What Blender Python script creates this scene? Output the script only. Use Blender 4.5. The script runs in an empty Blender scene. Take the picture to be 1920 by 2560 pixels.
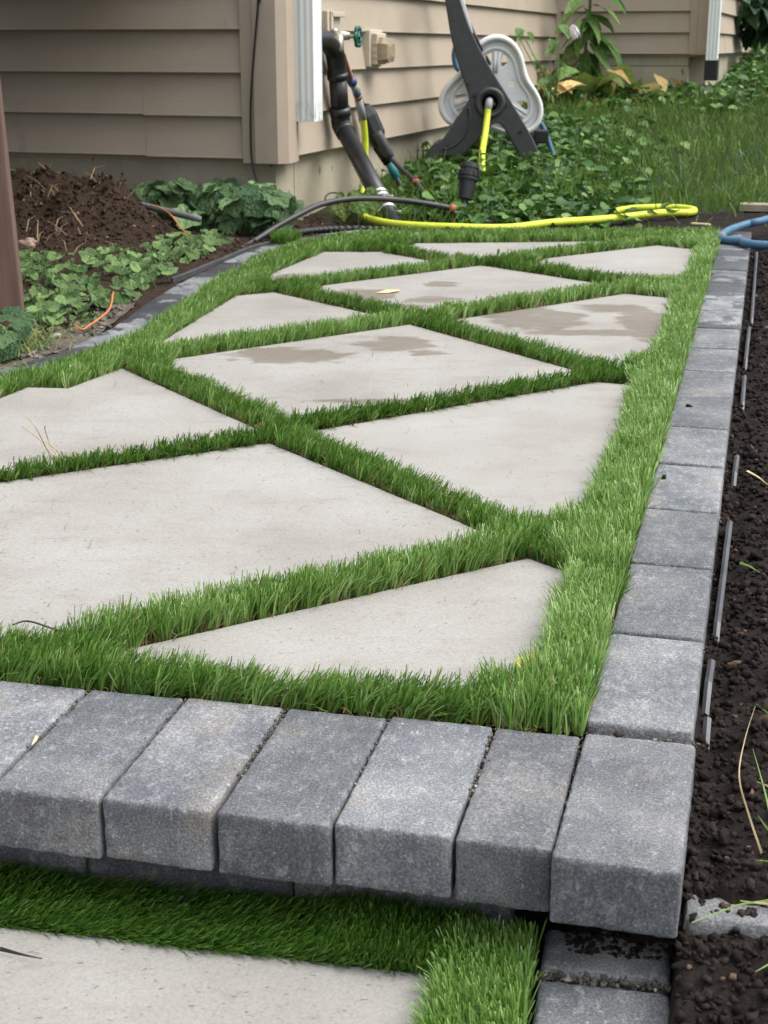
import bpy, bmesh, math, random
import numpy as np
from mathutils import Vector, Matrix, noise, Euler

random.seed(7)
rng = np.random.default_rng(7)
scene = bpy.context.scene
COL = scene.collection
rad = math.radians

# ------------------------------------------------------------------ camera
CAM_H = 0.62
FPX = 3650.0
PITCH = math.atan(1165 / FPX)
cam_d = bpy.data.cameras.new("camera")
cam = bpy.data.objects.new("camera", cam_d)
COL.objects.link(cam)
cam.location = (0, 0, CAM_H)
cam.rotation_euler = (math.pi / 2 - PITCH, 0, 0)
cam_d.sensor_fit = 'VERTICAL'
cam_d.sensor_height = 36.0
cam_d.lens = FPX / 2560 * 36.0
cam_d.clip_start = 0.02
cam_d.clip_end = 500
cam_d.dof.use_dof = True
cam_d.dof.focus_distance = 1.75
cam_d.dof.aperture_fstop = 20
scene.camera = cam
scene.render.resolution_x = 768
scene.render.resolution_y = 1024

# ------------------------------------------------------------------ sky + sun
SUN_ELEV, SUN_AZ = rad(55), rad(95)          # azimuth: compass from +Y towards +X
world = bpy.data.worlds.new("World")
scene.world = world
world.use_nodes = True
wn = world.node_tree
wn.nodes.clear()
wo = wn.nodes.new("ShaderNodeOutputWorld")
wb = wn.nodes.new("ShaderNodeBackground")
sky = wn.nodes.new("ShaderNodeTexSky")
sky.sky_type = 'NISHITA'
sky.sun_disc = False
sky.sun_elevation = SUN_ELEV
sky.sun_rotation = SUN_AZ
sky.dust_density = 4.0
hsv = wn.nodes.new("ShaderNodeHueSaturation")
hsv.inputs['Saturation'].default_value = 0.25
mixw = wn.nodes.new("ShaderNodeMix")
mixw.data_type = 'RGBA'
mixw.inputs[0].default_value = 0.5
mixw.inputs[7].default_value = (8.2, 8.5, 9.0, 1)     # bright even cloud
wn.links.new(sky.outputs[0], hsv.inputs['Color'])
wn.links.new(hsv.outputs[0], mixw.inputs[6])
# overcast sky: brightest overhead, a third of that at the horizon
wtc = wn.nodes.new("ShaderNodeTexCoord")
wsp = wn.nodes.new("ShaderNodeSeparateXYZ")
wn.links.new(wtc.outputs['Generated'], wsp.inputs[0])
wmr = wn.nodes.new("ShaderNodeMapRange")
wmr.inputs[1].default_value, wmr.inputs[2].default_value = 0.0, 1.0
wmr.inputs[3].default_value, wmr.inputs[4].default_value = 0.45, 1.45
wn.links.new(wsp.outputs['Z'], wmr.inputs[0])
wsc = wn.nodes.new("ShaderNodeVectorMath"); wsc.operation = 'SCALE'
wn.links.new(mixw.outputs[2], wsc.inputs[0]); wn.links.new(wmr.outputs[0], wsc.inputs['Scale'])
wn.links.new(wsc.outputs[0], wb.inputs[0])
wb.inputs[1].default_value = 0.095
wn.links.new(wb.outputs[0], wo.inputs[0])
sd = bpy.data.lights.new("sun", 'SUN')
sd.energy = 1.5
sd.angle = rad(45)
sd.color = (1.0, 0.96, 0.9)
sun = bpy.data.objects.new("sun", sd)
COL.objects.link(sun)
sdir = Vector((math.sin(SUN_AZ) * math.cos(SUN_ELEV), math.cos(SUN_AZ) * math.cos(SUN_ELEV), math.sin(SUN_ELEV)))
sun.rotation_euler = (-sdir).to_track_quat('-Z', 'Y').to_euler()
sun.location = (4, 2, 8)
vs = scene.view_settings
vs.view_transform = 'Standard'
vs.look = 'None'
vs.gamma = 1
vs.exposure = 1.22
vs.use_curve_mapping = False
scene.cycles.max_bounces = 6
scene.cycles.diffuse_bounces = 3
scene.cycles.transparent_max_bounces = 8

# ------------------------------------------------------------------ survey helpers (photo survey -> metric place)
cS, cC = math.sin(PITCH), math.cos(PITCH)
def ray(u, v):
    x, y = (u - 960) / FPX, (1280 - v) / FPX
    return x, cC + y * cS, -cS + y * cC
def on_ground(u, v, z=0.0):
    a, b, c = ray(u, v)
    t = (z - CAM_H) / c
    return Vector((a * t, b * t, z))
def at_depth(u, v, Y):
    a, b, c = ray(u, v)
    t = Y / b
    return Vector((a * t, Y, CAM_H + c * t))

HC = Vector((-0.395, 5.553, 0))                  # house corner
HR = Vector((0.2957, 0.9553, 0))                 # along the right wall
HL = Vector((-0.9553, 0.2957, 0))                # along the left wall
NR = Vector((0.9553, -0.2957, 0))                # out of the right wall
NL = Vector((-0.2957, -0.9553, 0))               # out of the left wall
Z3 = Vector((0, 0, 1))
def wall_r(s, z, o=0.0): return HC + HR * s + NR * o + Z3 * z
def wall_l(s, z, o=0.0): return HC + HL * s + NL * o + Z3 * z
HI = HC + HR * 5.31                              # inside corner
def wall_b(s, z, o=0.0): return HI - HL * s + NL * o + Z3 * z

# ------------------------------------------------------------------ object helpers
def tag(o, label=None, category=None, group=None, kind=None):
    if label: o['label'] = label
    if category: o['category'] = category
    if group: o['group'] = group
    if kind: o['kind'] = kind
    return o
def empty(name, loc=(0, 0, 0), **kw):
    o = bpy.data.objects.new(name, None)
    COL.objects.link(o)
    o.location = loc
    o.empty_display_size = 0.05
    return tag(o, **kw)
def link(name, me, parent=None, mat=None, M=None, **kw):
    """link mesh me as one object; M is its world matrix"""
    o = bpy.data.objects.new(name, me)
    COL.objects.link(o)
    if mat is not None and len(me.materials) == 0:
        me.materials.append(mat)
    if M is not None: o.matrix_world = M
    if parent is not None:
        o.parent = parent
        o.matrix_parent_inverse = parent_world(parent).inverted()
    return tag(o, **kw)
def parent_world(p):
    if p.parent is None: return p.matrix_basis.copy()
    return parent_world(p.parent) @ p.matrix_parent_inverse @ p.matrix_basis
def mesh_from(name, verts, faces, smooth=False):
    me = bpy.data.meshes.new(name)
    me.from_pydata([tuple(v) for v in verts], [], faces)
    me.validate()
    if smooth: me.polygons.foreach_set('use_smooth', [True] * len(me.polygons))
    me.update()
    return me
def bm_mesh(name, bm, smooth=False, recalc=True):
    if recalc: bmesh.ops.recalc_face_normals(bm, faces=bm.faces)
    me = bpy.data.meshes.new(name)
    bm.to_mesh(me)
    bm.free()
    if smooth: me.polygons.foreach_set('use_smooth', [True] * len(me.polygons))
    return me
def np_mesh(name, verts, quads=None, tris=None, attrs=None, smooth=False):
    me = bpy.data.meshes.new(name)
    me.vertices.add(len(verts))
    me.vertices.foreach_set('co', np.asarray(verts, np.float32).ravel())
    loops, starts, n = [], [], 0
    if quads is not None and len(quads):
        loops.append(np.asarray(quads, np.int32).ravel()); starts.append(np.arange(len(quads), dtype=np.int32) * 4); n = len(quads) * 4
    if tris is not None and len(tris):
        loops.append(np.asarray(tris, np.int32).ravel()); starts.append(n + np.arange(len(tris), dtype=np.int32) * 3)
    loops = np.concatenate(loops); starts = np.concatenate(starts)
    me.loops.add(len(loops)); me.loops.foreach_set('vertex_index', loops)
    me.polygons.add(len(starts)); me.polygons.foreach_set('loop_start', starts)
    if smooth: me.polygons.foreach_set('use_smooth', np.ones(len(starts), bool))
    for k, a in (attrs or {}).items():
        at = me.attributes.new(k, 'FLOAT', 'POINT')
        at.data.foreach_set('value', np.asarray(a, np.float32))
    me.update(calc_edges=True)
    return me
def box_verts(sx, sy, sz):
    return [(x * sx / 2, y * sy / 2, z * sz / 2) for x in (-1, 1) for y in (-1, 1) for z in (-1, 1)]
def bm_box(bm, c, ax, ay, az, bev=0.0):
    """box with centre c and half-axis vectors ax, ay, az"""
    vs_ = [bm.verts.new(c + ax * i + ay * j + az * k) for i in (-1, 1) for j in (-1, 1) for k in (-1, 1)]
    fs = [bm.faces.new([vs_[i] for i in f]) for f in ((0, 1, 3, 2), (4, 6, 7, 5), (0, 4, 5, 1), (2, 3, 7, 6), (0, 2, 6, 4), (1, 5, 7, 3))]
    if bev > 0:
        es = list({e for f in fs for e in f.edges})
        bmesh.ops.bevel(bm, geom=es, offset=bev, segments=2, affect='EDGES', profile=0.5)
def smooth_path(pts, n=10):
    """Catmull-Rom through pts"""
    pts = [Vector(p) for p in pts]
    P = [pts[0] * 2 - pts[1]] + pts + [pts[-1] * 2 - pts[-2]]
    out = []
    for i in range(1, len(P) - 2):
        for j in range(n):
            t = j / n
            a, b, c, d = P[i - 1], P[i], P[i + 1], P[i + 2]
            out.append(0.5 * ((2 * b) + (c - a) * t + (2 * a - 5 * b + 4 * c - d) * t * t + (3 * b - a - 3 * c + d) * t ** 3))
    out.append(pts[-1])
    return out
def bm_tube(bm, pts, r, seg=12, cap=True):
    """tube along pts; r may be a list of radii"""
    n = len(pts)
    rs = r if isinstance(r, (list, tuple)) else [r] * n
    prev = None
    rings = []
    for i, p in enumerate(pts):
        t = (pts[min(i + 1, n - 1)] - pts[max(i - 1, 0)])
        if t.length < 1e-9: t = Vector((0, 0, 1))
        t.normalize()
        if prev is None:
            a = t.orthogonal().normalized()
        else:
            a = (prev - t * prev.dot(t))
            a = a.normalized() if a.length > 1e-6 else t.orthogonal().normalized()
        prev = a
        b = t.cross(a)
        rings.append([bm.verts.new(p + (a * math.cos(2 * math.pi * k / seg) + b * math.sin(2 * math.pi * k / seg)) * rs[i]) for k in range(seg)])
    for i in range(n - 1):
        for k in range(seg):
            bm.faces.new((rings[i][k], rings[i][(k + 1) % seg], rings[i + 1][(k + 1) % seg], rings[i + 1][k]))
    if cap:
        bm.faces.new(list(reversed(rings[0]))); bm.faces.new(rings[-1])
def tube(name, pts, r, mat, parent=None, seg=12, smoothn=8, **kw):
    bm = bmesh.new()
    p = smooth_path(pts, smoothn) if smoothn else [Vector(q) for q in pts]
    bm_tube(bm, p, r, seg)
    return link(name, bm_mesh(name, bm, True), parent, mat, **kw)
def prism(bm, poly, off):
    """closed polygon (3-D points) swept by vector off"""
    a = [bm.verts.new(p) for p in poly]
    b = [bm.verts.new(Vector(p) + off) for p in poly]
    n = len(a)
    bm.faces.new(a); bm.faces.new(list(reversed(b)))
    for i in range(n):
        bm.faces.new((a[i], b[i], b[(i + 1) % n], a[(i + 1) % n]))
def shape2d(name, outlines, depth, bevel=0.004):
    """plate from 2-D closed outlines (first outer, others holes), local XY, thickness along Z"""
    cu = bpy.data.curves.new(name, 'CURVE')
    cu.dimensions = '2D'
    cu.fill_mode = 'BOTH'
    cu.extrude = max(depth / 2 - bevel, 0.0005)
    cu.bevel_depth = bevel
    cu.bevel_resolution = 2
    for o in outlines:
        sp = cu.splines.new('POLY')
        sp.points.add(len(o) - 1)
        for p, q in zip(sp.points, o): p.co = (q[0], q[1], 0, 1)
        sp.use_cyclic_u = True
    ob = bpy.data.objects.new(name, cu)
    COL.objects.link(ob)
    dg = bpy.context.evaluated_depsgraph_get()
    me = bpy.data.meshes.new_from_object(ob.evaluated_get(dg))
    bpy.data.objects.remove(ob)
    bpy.data.curves.remove(cu)
    return me

# ------------------------------------------------------------------ materials
class NT:
    def __init__(self, name, rough=0.8, spec=0.3):
        self.m = bpy.data.materials.new(name)
        self.m.use_nodes = True
        self.t = self.m.node_tree
        self.n = self.t.nodes
        self.b = self.n['Principled BSDF']
        self.b.inputs['Roughness'].default_value = rough
        self.b.inputs['Specular IOR Level'].default_value = spec
        self.tc = self.n.new('ShaderNodeTexCoord')
        self.co = self.tc.outputs['Object']
    def L(self, a, b): self.t.links.new(a, b)
    def world(self):
        g = self.n.new('ShaderNodeNewGeometry'); self.co = g.outputs['Position']; return self
    def shifted(self):
        """object coordinates shifted by a random amount for every object"""
        oi = self.n.new('ShaderNodeObjectInfo')
        mu = self.n.new('ShaderNodeMath'); mu.operation = 'MULTIPLY'; mu.inputs[1].default_value = 37.0
        self.L(oi.outputs['Random'], mu.inputs[0])
        ad = self.n.new('ShaderNodeVectorMath'); ad.operation = 'ADD'
        self.L(self.tc.outputs['Object'], ad.inputs[0]); self.L(mu.outputs[0], ad.inputs[1])
        self.co = ad.outputs[0]; self.rnd = oi.outputs['Random']
        return self
    def noise(self, scale, detail=4, rough=0.55, co=None, stretch=None, dist=0.0):
        x = self.n.new('ShaderNodeTexNoise')
        x.inputs['Scale'].default_value = scale; x.inputs['Detail'].default_value = detail
        x.inputs['Roughness'].default_value = rough; x.inputs['Distortion'].default_value = dist
        c = co or self.co
        if stretch:
            mp = self.n.new('ShaderNodeMapping'); mp.inputs['Scale'].default_value = stretch
            self.L(c, mp.inputs['Vector']); c = mp.outputs[0]
        self.L(c, x.inputs['Vector'])
        return x.outputs['Fac']
    def voro(self, scale, co=None):
        x = self.n.new('ShaderNodeTexVoronoi'); x.inputs['Scale'].default_value = scale
        self.L(co or self.co, x.inputs['Vector']); return x.outputs['Distance']
    def ramp(self, fac, stops):
        r = self.n.new('ShaderNodeValToRGB')
        e = r.color_ramp.elements
        while len(e) < len(stops): e.new(0.5)
        for k, (p, c) in enumerate(stops):
            e[k].position = p; e[k].color = (*c, 1) if len(c) == 3 else c
        self.L(fac, r.inputs[0]); return r.outputs[0]
    def step(self, fac, lo, hi):
        m = self.n.new('ShaderNodeMapRange'); m.interpolation_type = 'SMOOTHSTEP'
        m.inputs[1].default_value = lo; m.inputs[2].default_value = hi
        self.L(fac, m.inputs[0]); return m.outputs[0]
    def mix(self, fac, a, b, blend='MIX'):
        x = self.n.new('ShaderNodeMix'); x.data_type = 'RGBA'; x.blend_type = blend
        for s, i in ((fac, 0), (a, 6), (b, 7)):
            if isinstance(s, (int, float)): x.inputs[i].default_value = s
            elif isinstance(s, tuple): x.inputs[i].default_value = (*s, 1)
            else: self.L(s, x.inputs[i])
        return x.outputs[2]
    def math(self, op, a, b=0.0):
        x = self.n.new('ShaderNodeMath'); x.operation = op
        for s, i in ((a, 0), (b, 1)):
            if isinstance(s, (int, float)): x.inputs[i].default_value = s
            else: self.L(s, x.inputs[i])
        return x.outputs[0]
    def attr(self, name):
        a = self.n.new('ShaderNodeAttribute'); a.attribute_name = name; return a.outputs['Fac']
    def color(self, c):
        if isinstance(c, tuple): self.b.inputs['Base Color'].default_value = (*c, 1)
        else: self.L(c, self.b.inputs['Base Color'])
        return self
    def rough(self, s): self.L(s, self.b.inputs['Roughness']); return self
    def bump(self, h, dist=0.002, strength=1.0):
        x = self.n.new('ShaderNodeBump'); x.inputs['Distance'].default_value = dist; x.inputs['Strength'].default_value = strength
        self.L(h, x.inputs['Height'])
        if self.b.inputs['Normal'].is_linked:
            self.L(self.b.inputs['Normal'].links[0].from_socket, x.inputs['Normal'])
        self.L(x.outputs[0], self.b.inputs['Normal']); return self
    def translucent(self, fac, gain=1.0):
        """thin leaf: part of the light passes through"""
        tr = self.n.new('ShaderNodeBsdfTranslucent')
        bc = self.b.inputs['Base Color']
        if bc.is_linked: self.L(bc.links[0].from_socket, tr.inputs[0])
        else: tr.inputs[0].default_value = bc.default_value
        ms = self.n.new('ShaderNodeMixShader'); ms.inputs[0].default_value = fac
        self.L(self.b.outputs[0], ms.inputs[1]); self.L(tr.outputs[0], ms.inputs[2])
        self.L(ms.outputs[0], self.n['Material Output'].inputs['Surface']); return self

def plain(name, col, rough=0.5, spec=0.4, var=0.12, scale=60, metal=0.0, bump=0.0):
    m = NT(name, rough, spec)
    n1 = m.noise(scale, 5)
    a = tuple(c * (1 - var) for c in col); b = tuple(min(1, c * (1 + var)) for c in col)
    m.color(m.ramp(n1, [(0.3, a), (0.7, b)]))
    m.b.inputs['Metallic'].default_value = metal
    if bump: m.bump(n1, bump)
    return m.m

def make_paver_mat(name, wet=0.0):
    m = NT(name, 0.9, 0.22).shifted()
    big = m.noise(9, 4, 0.6)
    mid = m.noise(55, 5, 0.65, stretch=(1.6, 1, 1))
    fine = m.noise(430, 4, 0.75)
    c = m.ramp(big, [(0.28, (0.086, 0.093, 0.104)), (0.5, (0.138, 0.144, 0.155)), (0.72, (0.220, 0.221, 0.222))])
    pale = m.step(mid, 0.48, 0.78)
    c = m.mix(m.math('MULTIPLY', pale, 0.65), c, (0.30, 0.31, 0.325))
    tan = m.step(m.noise(16, 3, 0.5), 0.56, 0.74)
    c = m.mix(m.math('MULTIPLY', tan, 0.4), c, (0.20, 0.175, 0.145))
    c = m.mix(0.85, c, m.ramp(fine, [(0.30, (0.36, 0.36, 0.37)), (0.5, (0.95, 0.95, 0.95)), (0.70, (2.1, 2.08, 2.05))]), 'MULTIPLY')
    white = m.step(m.noise(240, 2, 0.5), 0.68, 0.73)
    c = m.mix(m.math('MULTIPLY', white, 0.55), c, (0.5, 0.5, 0.49))
    ge = m.n.new('ShaderNodeNewGeometry')
    wear = m.math('MULTIPLY', m.step(ge.outputs['Pointiness'], 0.515, 0.56), m.step(m.noise(60, 4, 0.6), 0.42, 0.62))
    c = m.mix(m.math('MULTIPLY', wear, 0.55), c, (0.36, 0.36, 0.36))
    smear = m.step(m.noise(5, 5, 0.7, stretch=(2.2, 1, 1)), 0.60, 0.72)
    c = m.mix(m.math('MULTIPLY', smear, 0.35), c, (0.16, 0.125, 0.10))
    br = m.math('ADD', m.math('MULTIPLY', m.rnd, 0.50), 0.72)
    sc = m.n.new('ShaderNodeVectorMath'); sc.operation = 'SCALE'
    m.L(c, sc.inputs[0]); m.L(br, sc.inputs['Scale']); c = sc.outputs[0]
    if wet > 0:
        w = m.step(m.noise(7, 4, 0.6, stretch=(1.5, 1, 1)), 0.62 - 0.3 * wet, 0.66 - 0.3 * wet)
        c = m.mix(w, c, m.mix(1.0, c, (0.36, 0.37, 0.39), 'MULTIPLY'))
        m.rough(m.ramp(w, [(0, (0.9,) * 3), (1, (0.42,) * 3)]))
    m.color(c)
    m.bump(fine, 0.0014, 0.8).bump(mid, 0.0015, 0.5)
    return m.m
M_PAVER = make_paver_mat("concrete_paver")
M_PAVER_WET = make_paver_mat("concrete_paver_damp", 0.45)
M_PAVER_WET2 = make_paver_mat("concrete_paver_wet", 0.8)

def make_slab_mat(name, wet=0.0, blobs=()):
    m = NT(name, 0.78, 0.25).world()
    big = m.noise(3.2, 5, 0.6)
    streak = m.noise(9, 5, 0.65, stretch=(1.0, 2.6, 1))
    fine = m.noise(330, 4, 0.7)
    c = m.ramp(big, [(0.25, (0.212, 0.199, 0.178)), (0.5, (0.270, 0.258, 0.240)), (0.75, (0.312, 0.305, 0.292))])
    c = m.mix(m.math('MULTIPLY', m.step(streak, 0.52, 0.75), 0.45), c, (0.20, 0.175, 0.145))
    c = m.mix(m.math('MULTIPLY', m.step(m.noise(38, 4, 0.7, stretch=(1, 2.2, 1)), 0.6, 0.75), 0.5), c, (0.195, 0.17, 0.14))
    c = m.mix(0.7, c, m.ramp(fine, [(0.3, (0.72,) * 3), (0.5, (1.0,) * 3), (0.7, (1.2,) * 3)]), 'MULTIPLY')
    pit = m.step(m.noise(120, 2, 0.5, stretch=(1, 1.8, 1)), 0.67, 0.72)
    c = m.mix(m.math('MULTIPLY', pit, 0.7), c, (0.09, 0.075, 0.06))
    if blobs:
        nz = m.noise(9, 5, 0.62, stretch=(1.0, 1.6, 1), dist=0.4)
        total = None
        for (bx, by, rx, ry, amp) in blobs:
            mp = m.n.new('ShaderNodeMapping'); mp.vector_type = 'POINT'
            mp.inputs['Location'].default_value = (-bx / rx, -by / ry, 0)
            mp.inputs['Scale'].default_value = (1 / rx, 1 / ry, 0)
            m.L(m.co, mp.inputs['Vector'])
            ln = m.n.new('ShaderNodeVectorMath'); ln.operation = 'LENGTH'
            m.L(mp.outputs[0], ln.inputs[0])
            f = m.math('MULTIPLY', m.step(ln.outputs['Value'], 1.3, 0.2), amp)
            total = f if total is None else m.math('MAXIMUM', total, f)
        w = m.step(m.math('ADD', total, m.math('MULTIPLY', nz, 1.35)), 0.99, 1.18)
        w = m.math('MULTIPLY', w, m.step(m.noise(26, 5, 0.65, stretch=(1, 1.8, 1)), 0.12, 0.48))
        c = m.mix(w, c, m.mix(1.0, c, (0.62, 0.57, 0.51), 'MULTIPLY'))
        m.rough(m.ramp(w, [(0, (0.78,) * 3), (1, (0.48,) * 3)]))
    m.color(c)
    m.bump(fine, 0.0006, 0.7).bump(m.noise(70, 4, 0.6), 0.0008, 0.6)
    return m.m
M_SLAB = make_slab_mat("cast_concrete_slab")
M_SLAB_5 = make_slab_mat("cast_concrete_slab_stained", blobs=[(-0.19, 3.02, 0.20, 0.13, .62), (0.02, 3.14, .16, .12, .6), (-0.02, 2.60, .16, .03, .55), (-.24, 2.56, .06, .04, .5), (0.1, 3.05, .1, .05, .5)])
M_SLAB_6 = make_slab_mat("cast_concrete_slab_damp", blobs=[(0.36, 3.48, .16, .22, .75), (0.62, 3.35, .10, .40, .7), (0.50, 3.28, .25, .06, .68), (.55, 3.60, .16, .08, .62)])
M_SLAB_8 = make_slab_mat("cast_concrete_slab_spotted", blobs=[(-.06, 3.80, .14, .14, .72), (.12, 3.72, .12, .08, .6), (.16, 3.98, .10, .06, .6), (.05, 3.62, .1, .05, .55)])
M_SLAB_9 = make_slab_mat("cast_concrete_slab_corner_stain", blobs=[(.80, 4.1, .09, .12, .6), (-.25, 4.05, .10, .22, .7), (-.05, 4.3, .08, .06, .4)])

def make_green(name, stops, rough=0.45, spec=0.35, trans=0.3, blue=None):
    m = NT(name, rough, spec)
    c = m.ramp(m.attr('tint'), stops)
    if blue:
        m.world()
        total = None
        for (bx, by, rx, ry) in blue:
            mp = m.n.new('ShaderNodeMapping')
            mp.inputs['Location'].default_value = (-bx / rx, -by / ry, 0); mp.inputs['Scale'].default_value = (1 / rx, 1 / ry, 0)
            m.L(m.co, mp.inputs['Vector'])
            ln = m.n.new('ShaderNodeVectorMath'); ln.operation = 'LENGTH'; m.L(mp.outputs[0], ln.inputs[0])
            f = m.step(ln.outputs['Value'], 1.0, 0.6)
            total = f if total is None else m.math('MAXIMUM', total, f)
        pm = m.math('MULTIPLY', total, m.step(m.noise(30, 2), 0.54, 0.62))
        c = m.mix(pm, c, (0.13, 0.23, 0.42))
    m.color(c)
    m.translucent(trans)
    return m.m
M_TURF = make_green("artificial_grass_fibre", [(0.0, (0.048, 0.132, 0.016)), (0.35, (0.115, 0.238, 0.034)), (0.65, (0.212, 0.345, 0.084)), (0.88, (0.345, 0.475, 0.185)), (0.9, (0.17, 0.14, 0.055)), (1.0, (0.26, 0.17, 0.085))], 0.36, 0.5, 0.22)
M_LAWN = make_green("lawn_blade", [(0.0, (0.040, 0.090, 0.013)), (0.4, (0.080, 0.155, 0.022)), (0.75, (0.140, 0.225, 0.045)), (0.93, (0.21, 0.28, 0.09)), (1.0, (0.27, 0.23, 0.11))], 0.5, 0.3, 0.3,
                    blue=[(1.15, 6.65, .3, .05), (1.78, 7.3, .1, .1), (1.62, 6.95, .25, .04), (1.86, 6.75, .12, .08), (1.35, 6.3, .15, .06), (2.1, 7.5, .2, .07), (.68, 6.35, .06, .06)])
M_COVER = make_green("ground_cover_leaf", [(0.0, (0.022, 0.065, 0.016)), (0.5, (0.060, 0.145, 0.028)), (0.88, (0.115, 0.225, 0.05)), (1.0, (0.18, 0.27, 0.08))], 0.5, 0.3, 0.25)

def leaf_mat(name, dark, light, rough=0.5, trans=0.22, veins=True):
    m = NT(name, rough, 0.3)
    oi = m.n.new('ShaderNodeObjectInfo')
    c = m.ramp(oi.outputs['Random'], [(0.0, dark), (0.75, light), (0.95, tuple(min(1, x * 1.6) for x in light))])
    c = m.mix(0.5, c, m.ramp(m.noise(4, 3), [(0.3, (0.7,) * 3), (0.7, (1.25,) * 3)]), 'MULTIPLY')
    m.color(c)
    m.bump(m.noise(7, 3), 0.08, 0.5)
    m.translucent(trans)
    return m.m
M_IVY = leaf_mat("ivy_leaf", (0.060, 0.125, 0.035), (0.150, 0.240, 0.085))
M_VINE = leaf_mat("vine_leaf", (0.050, 0.110, 0.045), (0.130, 0.215, 0.090))
M_TALL = leaf_mat("tall_plant_leaf", (0.075, 0.165, 0.035), (0.150, 0.255, 0.075))
M_HOSTA_Y = leaf_mat("hosta_leaf_yellow", (0.35, 0.22, 0.07), (0.48, 0.36, 0.15))
M_HOSTA = leaf_mat("hosta_leaf", (0.09, 0.16, 0.035), (0.20, 0.26, 0.07))
M_SHRUB = leaf_mat("shrub_leaf", (0.020, 0.055, 0.022), (0.05, 0.11, 0.045))
M_STEM = plain("plant_stem", (0.10, 0.17, 0.05), 0.6)
M_DRY = plain("dry_stalk", (0.42, 0.33, 0.19), 0.8)
M_GRASSBLADE = plain("green_weed_blade", (0.13, 0.22, 0.05), 0.5)
M_PETAL = plain("white_petal", (0.78, 0.72, 0.76), 0.5, var=0.05)

def make_soil(name, dark, light, scale=1.0):
    m = NT(name, 0.95, 0.15).world()
    n1 = m.noise(45 * scale, 6, 0.65); n2 = m.noise(6, 3)
    c = m.ramp(n1, [(0.25, dark), (0.75, light)])
    c = m.mix(0.6, c, m.ramp(n2, [(0.3, (0.75,) * 3), (0.7, (1.2,) * 3)]), 'MULTIPLY')
    m.color(c); m.bump(n1, 0.008, 1.0).bump(m.noise(260, 4, 0.7), 0.004, 0.9)
    return m.m
M_SOIL = make_soil("dark_garden_soil", (0.009, 0.0068, 0.006), (0.026, 0.020, 0.018))
M_SOIL_L = make_soil("brown_garden_soil", (0.020, 0.013, 0.009), (0.062, 0.040, 0.028))
M_SAND = make_soil("sandy_soil", (0.075, 0.062, 0.05), (0.19, 0.16, 0.13))
def clump_mat(name, a, b, odd):
    m = NT(name, 0.95, 0.15)
    c = m.ramp(m.attr('tint'), [(0.0, a), (0.86, b), (0.97, odd), (1.0, tuple(x * 1.5 for x in odd))])
    m.world(); n1 = m.noise(330, 3, 0.7)
    c = m.mix(0.6, c, m.ramp(n1, [(0.3, (0.6,) * 3), (0.7, (1.35,) * 3)]), 'MULTIPLY')
    m.color(c); m.bump(n1, 0.002, 0.8)
    return m.m
M_CLUMP = clump_mat("soil_crumb", (0.010, 0.0075, 0.007), (0.030, 0.022, 0.019), (0.075, 0.050, 0.036))
M_CLUMP_L = clump_mat("brown_soil_crumb", (0.020, 0.013, 0.009), (0.065, 0.042, 0.030), (0.13, 0.09, 0.065))
M_GRIT = clump_mat("joint_grit", (0.085, 0.075, 0.062), (0.19, 0.17, 0.145), (0.32, 0.30, 0.27))
M_LAWNSOIL = make_soil("lawn_floor", (0.018, 0.030, 0.010), (0.045, 0.062, 0.022))
M_BED = plain("bedding_fabric", (0.022, 0.020, 0.018), 0.95, 0.1, 0.3)

def make_siding():
    m = NT("vinyl_siding", 0.55, 0.3).world()
    g = m.noise(14, 6, 0.6, stretch=(1, 1, 22))
    c = m.ramp(m.noise(2.2, 3), [(0.3, (0.366, 0.306, 0.237)), (0.7, (0.416, 0.352, 0.278))])
    c = m.mix(0.5, c, m.ramp(g, [(0.3, (0.88,) * 3), (0.7, (1.08,) * 3)]), 'MULTIPLY')
    dirt = m.step(m.noise(9, 5, 0.6, stretch=(1, 1, 0.35)), 0.60, 0.8)
    c = m.mix(m.math('MULTIPLY', dirt, 0.35), c, (0.22, 0.18, 0.14))
    m.color(c); m.bump(g, 0.0012, 0.6)
    return m.m
M_SIDING = make_siding()
M_TRIM = plain("vinyl_trim", (0.39, 0.322, 0.252), 0.5, var=0.05, scale=12)
def make_foundation():
    m = NT("poured_foundation", 0.88, 0.2).world()
    c = m.ramp(m.noise(3, 5, 0.6), [(0.3, (0.34, 0.305, 0.225)), (0.7, (0.45, 0.41, 0.315))])
    hole = m.step(m.noise(22, 2, 0.5, stretch=(1, 1, 0.45)), 0.69, 0.73)
    c = m.mix(m.math('MULTIPLY', hole, 0.8), c, (0.13, 0.11, 0.085))
    st = m.step(m.noise(7, 4, 0.6, stretch=(1, 1, 0.25)), 0.52, 0.8)
    c = m.mix(m.math('MULTIPLY', st, 0.45), c, (0.26, 0.23, 0.17))
    c = m.mix(0.5, c, m.ramp(m.noise(150, 4, 0.7), [(0.3, (0.8,) * 3), (0.7, (1.15,) * 3)]), 'MULTIPLY')
    m.color(c); m.bump(m.noise(60, 5), 0.003, 0.6)
    return m.m
M_FOUND = make_foundation()
def make_downspout():
    m = NT("white_painted_metal", 0.4, 0.4).world()
    sp = m.n.new('ShaderNodeSeparateXYZ'); m.L(m.co, sp.inputs[0])
    lowz = m.step(sp.outputs['Z'], 0.47, 0.36)
    d = m.math('MULTIPLY', lowz, m.step(m.noise(60, 4, 0.6, stretch=(1, 1, 0.3)), 0.46, 0.66))
    c = m.mix(m.math('MULTIPLY', d, 0.75), (0.70, 0.74, 0.735), (0.28, 0.245, 0.18))
    m.color(c); return m.m
M_WHITE = make_downspout()
M_DRUM = plain("white_plastic", (0.74, 0.745, 0.75), 0.4, 0.45, 0.05)
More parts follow.
